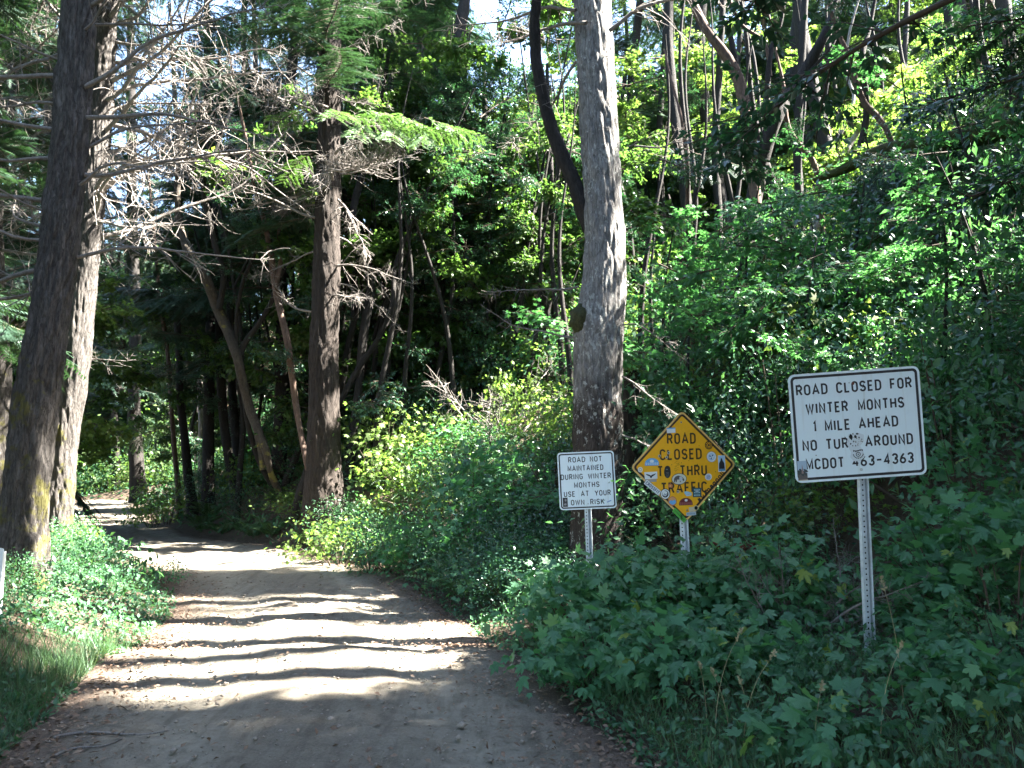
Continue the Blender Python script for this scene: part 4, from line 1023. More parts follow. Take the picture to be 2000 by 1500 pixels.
# ------------------------------------------------------------------ dead branches on the left firs
def dead_on(root, P, Y, items):
    zs = P[:, 2]
    for (py, side, L, pitch) in items:
        z = at(1000, py, Y)[2]; p = np.array([np.interp(z, zs, P[:, i]) for i in range(3)])
        h = {1: 0.0, -1: math.pi}[side]+random.uniform(-.75, .55)*side
        put(random.choice(DEAD), 'dead_branch', root, p+np.array([.18*math.cos(h), .18*math.sin(h), 0]), h, pitch, random.uniform(0, 6.28), L/2.6)
dead_on(tA, PA, 9.3, [(y, random.choice((1, -1)), random.uniform(1.4, 3.0), random.uniform(-.1, .5)) for y in list(range(-120, 560, 27))])
dead_on(tB, PB, 14.6, [(y, 1 if random.random() < .75 else -1, random.uniform(2.4, 4.6), random.uniform(-.15, .5)) for y in list(range(-100, 480, 20))])
dead_on(t0, P0, 16, [(y, 1 if random.random() < .6 else -1, random.uniform(1.8, 3.2), random.uniform(-.2, .3)) for y in range(-50, 760, 30)])
dead_on(t1, P1, 21, [(y, random.choice((1, -1)), random.uniform(2.5, 4), random.uniform(-.2, .3)) for y in range(-50, 560, 40)])
dead_on(tH, PH, 18, [(y, random.choice((1, -1)), random.uniform(1.6, 3.4), random.uniform(-.5, .3)) for y in range(-80, 620, 30)])
dead_on(tC[0], tC[1], 50, [(y, random.choice((1, -1)), random.uniform(2, 4), random.uniform(-.2, .3)) for y in range(100, 800, 60)])
dead_on(tD[0], tD[1], 25.5, [(y, random.choice((1, -1)), random.uniform(1.2, 2.4), random.uniform(-.2, .4)) for y in range(60, 640, 55)])
# pale drooping dead sprays on the brown trunk and its neighbours
for px, py, Y, h, pt, s in [(640,330,17.5,-.3,-.15,1.5),(660,320,17.4,-.6,-.4,1.2),(640,360,17.6,2.7,-.4,1.0),(660,390,17.4,-.2,-.9,1.1),(655,300,17.6,-.9,0,1.3),(650,350,17.3,-1.3,-.3,1.2),(640,210,17.6,-2.4,-.1,1.2),(640,230,17.6,-1.9,-.2,1.4)]:
    put(random.choice(DEAD_HAIR), 'dead_spray', tH, at(px, py, Y), h, pt, random.uniform(0, 6), s)
for px, py, Y, h, pt, s in [(1240,285,9.3,-.95,-.30,.5),(1190,60,9.3,-.3,.25,.9),(1145,45,9.3,2.7,.6,.9),(1125,120,9.3,2.2,-.9,.7),(1125,20,9.3,2.6,.2,.9),(1215,735,9.3,-.2,-.62,.42),(1215,850,9.3,-.2,0,.35),(1215,635,9.4,.1,-.1,.4),(1130,560,9.5,2.9,-.4,.5),(1125,660,9.5,3.1,.05,.5)]:
    put(random.choice(DEAD), 'dead_branch', tJ, at(px, py, Y), h, pt, random.uniform(0, 6), s)

# ------------------------------------------------------------------ living boughs
boughs(tA, PA, 9.5, 15.5, 16, BOUGH, s0=1.1, s1=.8)
boughs(tB, PB, 10.5, 18, 18, BOUGH, s0=1.2, s1=.8)
boughs(t0, P0, 8, 15, 20, BOUGH, s0=1.2, s1=.9)
boughs(t1, P1, 6, 19, 36, BOUGH, s0=1.2, s1=.9)
boughs(tJ, PJ, 9.5, 17, 22, BOUGH, s0=1.1, s1=.9)
boughs(tH, PH, 7.5, 19, 34, BOUGH, s0=1.1, s1=.8)
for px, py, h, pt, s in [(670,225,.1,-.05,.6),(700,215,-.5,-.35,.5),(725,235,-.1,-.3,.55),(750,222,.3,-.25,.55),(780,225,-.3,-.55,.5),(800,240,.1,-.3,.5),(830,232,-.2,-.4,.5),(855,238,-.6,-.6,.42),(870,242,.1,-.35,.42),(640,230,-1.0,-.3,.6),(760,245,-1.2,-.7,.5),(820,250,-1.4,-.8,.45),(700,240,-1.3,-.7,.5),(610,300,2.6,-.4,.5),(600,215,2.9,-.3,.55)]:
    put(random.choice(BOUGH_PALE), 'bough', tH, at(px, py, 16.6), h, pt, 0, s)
for tr, Y in ((tC, 50), (tD, 25), (tE, 24), (tE2, 25), (tU, 26), (tV, 30)):
    z1 = tr[1][-1][2]; boughs(tr[0], tr[1], 5.5, z1, 22, BOUGH, s0=1.1, s1=.7)
# leafy crowns of the madrones and dark stems
def leafy(root, P, n, meshes, zmin, s=(.7, 1.2), jitter=.7, carve=True, name='leafy_branch', back=False):
    idx = [i for i in range(len(P)) if P[i][2] > zmin]
    if not idx: return
    for k in range(n):
        p = P[random.choice(idx)]+np.array([random.gauss(0, jitter), (abs(random.gauss(0, jitter))+.3 if back else random.gauss(0, jitter)), random.gauss(0, jitter*.7)])
        sc = random.uniform(*s); h = random.uniform(0, 6.28)
        if p[1] > 8 and edgeL(p[1])-1.2 < p[0] < edgeR(p[1])+1.2 and p[2]-float(ground(p[0], p[1])) < 3.5: continue
        c = np.array([math.cos(h), math.sin(h), 0])*sc
        if carve and any(sunlit_gap(p+c*q, .8*sc) for q in (.2, .8, 1.4)): continue
        ALLB.append((*(p+c*.8), .75*sc))
        put(random.choice(meshes), name, root, p, h, random.gauss(-.05, .3), random.gauss(0, .3), sc)
mads = [o for o in col.objects if o.type == 'EMPTY' and o.name.split('.')[0] in ('madrone_tree', 'dark_tree', 'pale_tree', 'leaning_tree')]
def world_top(root):
    t = [c for c in root.children if c.name.startswith('trunk')][0]
    co = np.empty(len(t.data.vertices)*3, dtype=np.float32); t.data.vertices.foreach_get('co', co); co = co.reshape(-1, 3)
    return co+np.array(root.location)
for rt in mads:
    W_ = world_top(rt); zt = W_[:, 2].max(); zb = W_[:, 2].min()
    far = rt.location.y > 18
    nm = rt.name.split('.')[0]
    mesh = {'madrone_tree': BR_GLOSSY, 'dark_tree': BR_GLOSSY if not far else BR_FAR, 'pale_tree': BR_BRIGHT, 'leaning_tree': BR_GLOSSY}[nm]
    if rt.location.x > 4 and rt.location.y > 15: mesh = BR_BRIGHT
    leafy(rt, W_, 18, mesh, zb+(zt-zb)*.45, (.7, 1.15), .95, back=True)

# ------------------------------------------------------------------ names for the many look-alikes
MARKS = [('the big white sign', 1680, 830), ('the amber diamond sign', 1336, 910), ('the small square sign', 1147, 938), ('the tall grey trunk', 1172, 500), ('the thick brown trunk', 634, 640),
         ('the mossy fir pair', 110, 700), ('the black forked madrone', 1500, 250), ('the road bend', 260, 990), ('the moss-footed leaning tree', 480, 760), ('the white sign post', 1695, 1150),
         ('the bright bushes of mid picture', 850, 830), ('the pale fir spray', 820, 250), ('the winding pink madrone', 1745, 300)]
used = {}
def where(p):
    px, py = project(p)
    if p[1] < 1 or px < -60 or px > 2060 or py < -200: return 'beyond the right edge of the picture' if p[0] > 0 else 'beyond the left edge of the picture'
    n, mx, my = min(MARKS, key=lambda m: (m[1]-px)**2+(m[2]-py)**2)
    d = 'far behind' if p[1] > 24 else ('behind' if p[1] > 12 else 'near')
    side = 'left of' if px < mx-50 else ('right of' if px > mx+50 else ('above' if py < my else 'below'))
    return f'{d} and {side} {n}' if side in ('left of', 'right of') else f'{d} and {side} {n}'
def describe(o, kindtext, cat, p, group):
    t = f'{kindtext} {where(p)}'
    used.setdefault(t, []).append(o); tag(o, t, cat, group)

# ------------------------------------------------------------------ forest of further trees
def clear_of_road(x, y, m=1.5): return x < edgeL(y)-m or x > edgeR(y)+m
TR_PROTO = []
for s in range(3):
    Pm = np.array([[(.12+.14*s)*math.sin(z*(.5-.08*s)+s), .2*math.cos(z*.4+s*2), z] for z in np.linspace(-.3, 23, 40)])
    V, F, C = tube(Pm, np.linspace(.24, .08, 40), 12, bark_rad(.03, 8, s*2.2, None, .04)); TR_PROTO.append((mesh_np('trunk', V, F, M['dark_bark'], None, True), Pm))
def conifer(x, y, n, z0, z1, meshes=BOUGH, s=(1.1, .7), sc=1.0, text='dark fir tree'):
    g0 = float(ground(x, y)); root = empty('fir_tree', (x, y, g0)); me, Pm = random.choice(TR_PROTO)
    P = Pm+np.array([x, y, g0]); tk = link('trunk', me, root); tk.scale = (sc, sc, 1)
    boughs(root, P, g0+z0, g0+z1, n, meshes, s0=s[0], s1=s[1])
    describe(root, text, 'tree', (x, y, g0+5), 'fir trees of the forest behind')
def broadleaf(x, y, h, n, meshes, text, group, cat='tree', name='broadleaf_tree', zlow=.25, s=(.8, 1.3), spread=.32, carve=True):
    g0 = float(ground(x, y)); root = empty(name, (x, y, g0))
    lean = random.gauss(0, .12); pts = [np.array([x+lean*z+.15*math.sin(z*.9+x), y+.15*math.sin(z*.7+y), g0+z]) for z in np.linspace(-.2, h, 12)]
    P, Rr = resample(pts, np.linspace(.03+.006*h, .008, 12), 24)
    V, F, C = tube(P-np.array([x, y, g0]), Rr, 7); link('trunk', mesh_np('trunk', V, F, M['dark_bark'], None, True), root)
    leafy(root, P, n, meshes, g0+h*zlow, s, h*spread*.5, carve, back=y > 15)
    describe(root, text, cat, (x, y, g0+h*.5), group)
placed = []
def free(x, y, d):
    if any((x-a)**2+(y-b)**2 < d*d for a, b in placed): return False
    placed.append((x, y)); return True
random.seed(21)
k = 0
for _ in range(4000):
    if k >= 38: break
    y = random.uniform(22, 50); x = random.uniform(-.72, .72)*y
    if not clear_of_road(x, y, 2.5) or not free(x, y, 3.6): continue
    conifer(x, y, 38, 1.8 if y < 34 else 1.2, 21.5, s=(1.7, 1.2), sc=random.uniform(.7, 1.4)); k += 1
k = 0
for _ in range(4000):
    if k >= 16: break
    y = random.uniform(22, 48); x = random.uniform(-.74*y, -.05*y)
    if not clear_of_road(x, y, 2.2) or not free(x, y, 2.6): continue
    conifer(x, y, 32, 2.0, 21.5, s=(1.7, 1.2), sc=random.uniform(.6, 1.2), text='dark fir tree'); k += 1
for x, y in [(-41, 66), (-37, 70), (-33, 64), (-45, 72), (-30, 68), (-48, 64), (-39, 76), (-34, 74), (-52, 68), (-27, 63), (-43, 80), (-36, 82), (-49, 78), (-31, 78)]:
    conifer(x, y, 44, .6, 22, s=(2.6, 2.0), sc=1.5, text='far dark fir tree')
k = 0
for _ in range(4000):
    if k >= 52: break
    y = random.uniform(17, 44); x = random.uniform(-.70, .72)*y
    if not clear_of_road(x, y, 2.0) or not free(x, y, 2.6): continue
    right = x > 2
    broadleaf(x, y, random.uniform(6, 15), 38, BR_BRIGHT if (right or random.random() < .35) else BR_FAR, 'leafy yellow-green tree' if right else 'leafy understory tree', 'leafy trees under the firs', s=(.9, 1.4), zlow=.12, spread=.32); k += 1
# dark leafy trees that fill the middle of the wood
for px, Y, h in [(705,20.5,8.5),(755,20.5,9),(800,19.2,9),(855,21,9.5),(905,19.5,9),(960,20.5,9),(1010,19.4,9),(1060,20,9),(1100,16.5,8),(720,21.5,11),(930,22,11),(1030,22,11),(560,23,8),(505,25,8),(330,31,8),(230,33,8),(180,27,7),(1250,15,8),(1310,14.5,8),(1380,17,9),(720,24,10),(880,25,11),(1000,26,11),(450,28,9),(1120,23,11)]:
    x = (px-1000)/1500*Y
    if not clear_of_road(x, Y, 1.0): continue
    broadleaf(x, Y, h, 30, BR_GLOSSY if random.random() < .7 else BR_FAR, 'dark leafy tree', 'dark leafy trees filling the wood', zlow=.08, s=(.9, 1.5), spread=.34, carve=Y < 19)
for px, Y, h in [(1350,20,11),(1460,19.5,10),(1570,20,11),(1650,22,12),(1740,20,10),(1830,21.5,11),(1930,20,10),(2000,22,11),(1280,21,12)]:
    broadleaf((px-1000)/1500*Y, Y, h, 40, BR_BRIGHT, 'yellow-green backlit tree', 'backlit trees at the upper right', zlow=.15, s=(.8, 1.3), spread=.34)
random.seed(41)
for px, Y in [(300,27),(345,24),(372,22),(432,21.5),(470,22.5),(505,21),(545,23),(575,21.5),(598,24),(690,21.5),(730,22.5),(790,21.5),(835,23),(930,22.5),(990,22),(1050,21)]:
    wx = px; w = random.uniform(8, 13); pth = []; dr = random.uniform(-14, 14)
    if not clear_of_road((px-1000)/1500*Y, Y, .5): continue
    for j, py in enumerate(range(900, 130, -85)):
        pth.append((wx, py, w*(1-.07*j))); dr += random.gauss(0, 13); dr *= .9; wx += dr
    r_, P_, _q = build_tree('dark_tree', 'thin curving black stem', 'tree', pth, Y, M['dark_bark'], 'thin curving stems of the wood', 8, 50, (.012, 10, px*.37, None, .05), 1.5, 1.2, .15, px)
    for _l in range(2):
        j = random.randrange(3, 7); bx, by, bw = pth[j]; s_ = random.choice((-1, 1)); q_ = [(bx, by, bw*.7)]; dx_ = s_*random.uniform(18, 34)
        for _m in range(4): bx += dx_; by -= random.uniform(38, 62); dx_ *= .72; q_.append((bx, by, bw*.6*(1-.18*_m)))
        add_limb(r_, q_, Y, M['dark_bark'], 7, 20)
    leafy(r_, P_, 8, BR_GLOSSY, P_[:, 2].max()*.55, (.6, 1.0), .8, back=True)
    describe(r_, 'thin curving black stem', 'tree', at(px, 600, Y), 'thin curving stems of the wood')
# the wood goes on behind the camera and to its left
for x, y in [(-8, -3), (-12, 2), (-9.5, 4.5), (-14, 8), (-12, 12), (-17, 14), (-17, 5), (-5, -8), (0, -11), (-10, -9), (6, -12), (-3, -15), (-15, -4), (-8, -16), (3, -18), (12, -12), (-20, 10), (-21, 0), (-15, -12), (11, -19)]:
    if clear_of_road(x, y, 1.2): conifer(x, y, 30, 3.0, 19, s=(1.7, 1.4), sc=random.uniform(.8, 1.3), text='fir of the surrounding wood')
# trees right of the picture that shade the signs and the near road
for x, y, n in [(8.2, 3.2, 90), (7.2, -1.5, 60), (11.5, 6.2, 90), (13.5, 12.8, 70), (12, 1, 70), (10.2, 7.4, 80), (16, 14, 40), (17, 5, 60), (5.2, -5, 40), (9, -6, 30), (7.8, 6.4, 70), (9.4, 4.6, 60), (6.8, .6, 60)]:
    conifer(x, y, n, 3.4, 20, s=(1.7, 1.3), text='shade-giving fir')
for x, y, z0, z1, n in [(9.0, 11.6, 9.3, 22, 130), (11.5, 13.9, 10, 22, 70), (9.0, 8.9, 8.6, 21, 110), (12.5, 8.6, 9, 22, 70)]:
    conifer(x, y, n, z0-float(ground(x, y)), z1, s=(1.8, 1.5), text='tall shade-giving fir')
for x, y, h, n in [(7.0, 5.4, 9, 45), (9.9, 8.4, 11, 50), (6.4, 1.6, 8, 40), (11.4, 12.6, 13, 60), (6.0, 3.6, 7.5, 36), (10.2, 12.6, 13.5, 60)]:
    broadleaf(x, y, h, n, BR_GLOSSY, 'glossy shade tree', 'shade trees on the bank', zlow=.3, s=(1.0, 1.6), spread=.4)
# further boughs on those trees wherever the road and verge beneath would still lie in sun
def shade_fill(pts, trees, hmin=4.0):
    added = 0
    for q in pts:
        q = np.array([q[0], q[1], float(ground(q[0], q[1]))+.05])
        d = q[None]-LITA[:, :3]; a = d @ SUN
        if np.any(np.linalg.norm(d-a[:, None]*SUN, axis=1) < LITA[:, 3]+LITA[:, 4]*.9): continue
        B_ = np.array(ALLB); e = B_[:, :3]-q; a = e @ SUN; dist = np.linalg.norm(e-a[:, None]*SUN, axis=1)
        if np.any((a > 2) & (dist < B_[:, 3]*.42)): continue
        best = None
        for rt in trees:
            t = ((rt.location.x-q[0])*SUN[0]+(rt.location.y-q[1])*SUN[1])/(SUN[0]**2+SUN[1]**2)
            for dt in (-4.2, -3.0, -1.8, 1.8, 3):
                p = q+SUN*(t+dt); hd = math.hypot(p[0]-rt.location.x, p[1]-rt.location.y)
                top = 12 if 'broadleaf' in rt.name else 19
                if hmin < p[2]-rt.location.z < top and 1.0 < hd < 4.2 and (p[0] > .69*p[1]+1.0 or p[2] > 1.6+.68*p[1]+.6):
                    if best is None or hd < best[0]: best = (hd, rt, p)
        if best is None: continue
        hd, rt, p = best; dirx = np.array([p[0]-rt.location.x, p[1]-rt.location.y, 0])/hd
        fir = rt.name.startswith('fir'); L = 2.3 if fir else 1.5; sc = min(1.9, max(1.0, (hd+.9)/L))
        c = p-dirx*hd; h = math.atan2(dirx[1], dirx[0])
        if any(sunlit_gap(c+dirx*x_*hd, .65) for x_ in (.4, .7, 1.0, 1.25)): continue
        put(random.choice(BOUGH if fir else BR_GLOSSY), 'bough' if fir else 'leafy_branch', rt, c, h, 0.0, random.gauss(0, .2), sc)
        ALLB.append((p[0], p[1], p[2], .8*sc)); added += 1
    return added
shade_trees = [o for o in col.objects if o.type == 'EMPTY' and o.name.split('.')[0] in ('fir_tree', 'broadleaf_tree') and o.location.x > 4.5 and o.location.y < 15.5 and o.location.x > .66*o.location.y]
random.seed(12)
pts = []
for _ in range(1600):
    y = random.uniform(2.6, 6.3) if random.random() < .45 else random.uniform(8.8, 13.3)
    pts.append((random.uniform(edgeL(y)-2.5, edgeR(y)+2.6), y))
for _ in range(260):
    y = random.uniform(3.0, 9.5); pts.append((random.uniform(edgeR(y)+.3, .66*y+.6), y))
for _ in range(420):
    y = random.uniform(8.5, 14.5); pts.append((random.uniform(max(2.4, edgeR(y)+4), .67*y+.5), y))
N_ADDED = shade_fill(pts, shade_trees)

# ------------------------------------------------------------------ shrubs on the bank and under the trees
def shrub_mesh(seed, tmpl, leaf, n, mat, flat=.6, hgt=1.0, rad=.85, twig=12):
    g = np.random.default_rng(seed)
    cl = []; 
    for k in range(26):
        a = g.uniform(0, 2*np.pi); r = rad*g.uniform(.1, 1)**.6; z = hgt*(g.uniform(.25, 1))*(1-.45*(r/rad)**2)
        cl.append((math.cos(a)*r, math.sin(a)*r, z))
    cl = np.array(cl); ci = g.integers(0, len(cl), n)
    off = g.normal(0, 1, (n, 3))*np.array([.20, .20, .12]); P = cl[ci]+off; P[:, 2] = np.maximum(P[:, 2], .03)
    out = unit(P*np.array([1, 1, .4])+1e-4)
    D = out*.8+g.normal(0, .55, (n, 3)); D[:, 2] -= .25
    N = np.array([0, 0, 1])*flat+out*.45+g.normal(0, .33, (n, 3))
    A = stamp(tmpl, P, frames(D, N), leaf*g.uniform(.55, 1.25, n), np.clip(g.normal(.5, .24, n), 0, 1))
    tb = []
    for c in cl[:twig]: tb.append(tube(np.array([[c[0]*.1, c[1]*.1, -.15], c*np.array([.6, .6, .5]), c]), [.012, .008, .003], 4))
    tv, tf, tc = join_parts(tb)
    return combo_mesh('foliage', (*A, tv, tf), M[mat], M['twig'])
SH_GL = [shrub_mesh(300+s, LEAF, .050, 2300, 'glossy') for s in range(3)]
SH_CV = [shrub_mesh(320+s, LEAF, .070, 1500, 'cover') for s in range(3)]
SH_BR = [shrub_mesh(340+s, MAPLE_LO, .095, 700, 'bright') for s in range(3)]
SH_MP = [shrub_mesh(360+s, MAPLE_LO, .12, 520, 'maple') for s in range(2)]
def shrub(x, y, sc, meshes, text, group, h=1.0):
    g0 = float(ground(x, y)); o = link('shrub', random.choice(meshes), None, (x, y, g0)); o.rotation_euler = (random.gauss(0, .08), random.gauss(0, .08), random.uniform(0, 6.28)); o.scale = (sc, sc, sc*h)
    describe(o, text, 'shrub', (x, y, g0+.6*sc), group); return o
random.seed(5)
def rough_d(y): return np.interp(y, [5, 10, 20, 40], [.95, 1.05, 1.5, 2.4])
pl_s = []
def spot(x, y, d):
    if any((x-a)**2+(y-b)**2 < d*d for a, b in pl_s): return False
    pl_s.append((x, y)); return True
n_s = 0
for _ in range(9000):                       # right-hand bank and hillside
    if n_s >= 185: break
    y = random.uniform(8.3, 36); x = random.uniform(edgeR(y)+.9*(1 if y < 14 else 1.3), .74*y)
    if y < 12 and 0.1 < x < 2.0 and y < 9.9: continue
    if not spot(x, y, rough_d(y)*.8): continue
    sunny = (y > 13 and x < 3.5)
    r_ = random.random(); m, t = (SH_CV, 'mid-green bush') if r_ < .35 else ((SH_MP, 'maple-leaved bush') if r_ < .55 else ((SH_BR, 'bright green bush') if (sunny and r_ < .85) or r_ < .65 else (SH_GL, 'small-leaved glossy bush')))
    s_road = x-edgeR(y)
    low_ = .72 if 12 < y < 19 and s_road < 7 else 1.0
    shrub(x, y, random.uniform(.75, 1.35)*(1 if y < 15 else 1.35)*(.7 if s_road < 2.0 else 1.0)*low_, m, t, 'bushes covering the bank', random.uniform(.7, 1.7)); n_s += 1
n_s = 0
for _ in range(4000):                       # left-hand side, low
    if n_s >= 60: break
    y = random.uniform(13, 45); x = random.uniform(-.75*y, edgeL(y)-1.3)
    if not spot(x, y, 1.6): continue
    low = (edgeL(y)-x) < 4 or y < 19
    shrub(x, y, random.uniform(.4, .7) if low else random.uniform(.9, 1.6), SH_BR if random.random() < .5 else SH_CV, 'low leafy bush' if low else 'leafy bush', 'bushes left of the road'); n_s += 1
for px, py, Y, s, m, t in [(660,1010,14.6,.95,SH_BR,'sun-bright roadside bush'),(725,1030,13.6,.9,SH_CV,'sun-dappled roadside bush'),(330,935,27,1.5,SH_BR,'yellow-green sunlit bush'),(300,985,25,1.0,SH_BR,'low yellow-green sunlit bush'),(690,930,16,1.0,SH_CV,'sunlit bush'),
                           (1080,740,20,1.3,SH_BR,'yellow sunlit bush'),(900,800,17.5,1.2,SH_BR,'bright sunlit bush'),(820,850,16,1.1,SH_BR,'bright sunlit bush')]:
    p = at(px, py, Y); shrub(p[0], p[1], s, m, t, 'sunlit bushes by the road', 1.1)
for x, y, s in [(-4.6, 7.4, .38), (-5.2, 8.2, .42), (-4.9, 9.4, .40), (-5.6, 10.2, .45), (-6.6, 9.8, .45), (-6.2, 11.6, .45), (-7.4, 11.2, .5), (-7.2, 12.6, .45), (-8.1, 13.6, .45), (-6.9, 8.4, .4), (-5.9, 6.8, .38), (-9.2, 15.2, .4), (-10.6, 16.6, .42), (-4.4, 6.4, .3), (-5.3, 12.0, .35)]:
    shrub(x, y, s, SH_CV if random.random() < .6 else SH_MP, 'low leafy clump on the left verge', 'low clumps on the left verge')
for x, y, s in [(4.6, 8.2, 1.5), (5.6, 7.2, 1.5), (3.4, 9.6, 1.5), (2.2, 10.6, 1.5), (4.9, 10.4, 1.8), (6.6, 9.6, 1.9), (3.2, 12, 1.7), (5.4, 12.6, 2.0), (7.6, 12, 2.2), (1.9, 12.4, 1.4), (4.5, 6.4, 1.15), (5.2, 5.6, 1.2), (6.4, 6.4, 1.7)]:
    shrub(x, y, s, random.choice([SH_GL, SH_CV]), 'tall dark bush', 'tall bushes behind the signs', 1.35)
for px, py, Y, h, s_ in [(1262,760,10.6,2.6,.8),(1320,740,11.2,3.0,.9),(1400,730,10.8,2.8,.9),(1480,720,11.4,3.2,.9),(1560,700,10.4,2.9,.9),(1290,620,12.6,3.6,1.0),(1440,600,13,3.8,1.0),(1640,640,11.8,3.4,1.0),(1850,720,9.2,2.8,.8),(1930,640,10,3,.9)]:
    p = at(px, py, Y); broadleaf(p[0], p[1], h, 16, BR_MAPLE, 'tiered vine maple', 'vine maples on the bank behind the signs', 'sapling', 'vine_maple', .35, (.55*s_, .95*s_), .42)
for k in range(26):                         # glossy and maple saplings that wall the right side
    y = random.uniform(10.5, 19); x = random.uniform(edgeR(y)+6.2, .72*y+1.5)
    broadleaf(x, y, random.uniform(2.6, 5.2), 11, random.choice([BR_GLOSSY, BR_MAPLE, BR_GLOSSY]), 'leafy sapling', 'saplings on the steep bank', 'sapling', 'sapling', .2, (.7, 1.2), .5)

for k in range(26):
    shrub(random.uniform(-56, -26), random.uniform(62, 72), random.uniform(2.2, 4.2), random.choice([SH_CV, SH_BR, SH_MP]), 'bush past the road end', 'bushes beyond the road bend', 1.2)
# ------------------------------------------------------------------ sword ferns
FROND = []
for s in range(4):
    V, F = fern_frond(s); FROND.append(mesh_np('frond', V, F, M['fern'], np.clip(.5+.3*np.sin(V[:, 1]*5+s), 0, 1)))
def whole_fern(seed):
    g = random.Random(seed); ps = []
    for k in range(13):
        V, F = fern_frond(k % 4); a = k*2.4+g.uniform(-.2, .2); s = g.uniform(.8, 1.15); e = g.uniform(-.25, .25)
        Rz = np.array(Matrix.Rotation(a, 3, 'Z') @ Matrix.Rotation(e, 3, 'X')); ps.append((V @ Rz.T*s, F, np.full(len(V), g.random())))
    V, F, C = join_parts(ps); return mesh_np('fronds', V, F, M['fern'], C)
FERN = [whole_fern(s) for s in range(3)]
random.seed(9)
ferns = []
for _ in range(2000):
    if len(ferns) >= 42: break
    y = random.uniform(10.5, 25); x = float(edgeR(y))+(.35+3.2*random.random()**1.4)*(1 if y < 14 else 1.35)
    if any((x-a)**2+(y-b)**2 < .55 for a, b, *_r in ferns) or x > .3*y: continue
    ferns.append((x, y, random.uniform(.85, 1.25), y < 22))
for x, y in [(2.7, 7.0), (3.1, 7.9), (3.6, 7.2), (2.3, 8.3), (2.55, 9.1), (4.2, 6.9), (.3, 10.4), (-.2, 9.8), (3.05, 6.2)]: ferns.append((x, y, .9, True))
for x, y, s, det in ferns:
    g0 = float(ground(x, y))
    if det:
        root = empty('sword_fern', (x, y, g0)); n = 12
        for k in range(n):
            o = link('frond', random.choice(FROND), root); o.rotation_euler = (random.uniform(-.25, .3), 0, k*2.4+random.uniform(-.3, .3)); q = s*random.uniform(.8, 1.2); o.scale = (q, q, q)
    else: root = link('sword_fern', random.choice(FERN), None, (x, y, g0)); root.scale = (s*1.2,)*3
    describe(root, 'arching sword fern', 'fern', (x, y, g0+.4), 'sword ferns on the bank')

# ------------------------------------------------------------------ big-leaved maple bushes in front
def leaf_shape(s):
    V, F = maple_leaf(True, 10+s); V = V*np.array([[1, .84, 1.1, .92, 1.05, .78, .95][s], [1, 1.05, .92, 1.1, .95, 1.0, 1.0][s], [1, 1.8, .3, 2.2, -.6, 1.2, 2.6][s]]); return V, F
ML = [mesh_np('leaf', *leaf_shape(s), M['maple'], None) for s in range(7)]
for i, me in enumerate(ML):
    a = me.attributes.new('var', 'FLOAT', 'POINT'); a.data.foreach_set('value', np.full(len(me.vertices), [.05, .3, .5, .7, .9, 1.1, 1.35][i], dtype=np.float32))
def maple_bush(px, py, Y, rx, ry, h, nleaf, nobj, label, leaf=.122, seed=0):
    c = at(px, py, Y); g0 = float(ground(c[0], c[1])); g = np.random.default_rng(seed+500)
    root = empty('maple_bush', (c[0], c[1], g0)); tag(root, label, 'maple bush', 'big-leaved maple bushes along the verge')
    # sprays of leaves on arching shoots; denser towards the outside of the dome
    ns = nleaf//7; P = []; D = []; tb = []
    for k in range(ns):
        a = g.uniform(0, 2*np.pi); e = g.uniform(.05, 1)**.8; q = g.uniform(.55, 1.0)**.5
        t = np.array([math.cos(a)*rx*math.sqrt(1-e*e*.92)*q, math.sin(a)*ry*math.sqrt(1-e*e*.92)*q, h*e*q*(1+.12*math.sin(a*3+seed))+.05])
        o_ = unit(t*np.array([1, 1, .5]))
        if k % 3 == 0: tb.append(tube(np.array([t*np.array([.15, .15, 0])-[0, 0, .1], t*np.array([.6, .6, .7]), t]), [.009, .006, .0025], 4))
        for m in range(7):
            P.append(t+g.normal(0, 1, 3)*np.array([.13, .13, .06])); dd = o_*.5+g.normal(0, .6, 3)+np.array([0, -.25, -.35]); D.append(dd)
    P = np.array(P); D = np.array(D); N = np.array([0, -.35, 1])+g.normal(0, .26, P.shape)
    sc = leaf*g.uniform(.42, 1.25, len(P)); Fm = frames(D, N)
    score = -P[:, 1]*1.0+P[:, 2]*1.0+g.normal(0, .1, len(P)); order = np.argsort(-score)
    top, rest = order[:nobj], order[nobj:]
    for i in top:
        o = bpy.data.objects.new('leaf', ML[int(g.choice(7, p=[.15, .2, .22, .2, .14, .083, .007]))]); col.objects.link(o)
        o.matrix_local = Matrix.Translation(Vector(P[i])) @ (Matrix(Fm[i])*sc[i]).to_4x4(); o.parent = root
    cv = np.clip(g.normal(.5, .22, len(rest)), 0, .93); pick = g.random(len(rest)) < .28
    V, F, C = join_parts([stamp(MAPLE, P[rest][~pick], Fm[rest][~pick], sc[rest][~pick], cv[~pick]), stamp(LEAF, P[rest][pick], Fm[rest][pick], sc[rest][pick]*.8, cv[pick])])
    o = link('foliage', mesh_np('foliage', V, F, M['maple'], C), root); tag(o, kind='stuff')
    V, F, C = join_parts(tb); link('stem', mesh_np('stem', V, F, M['twig'], None, True), root)
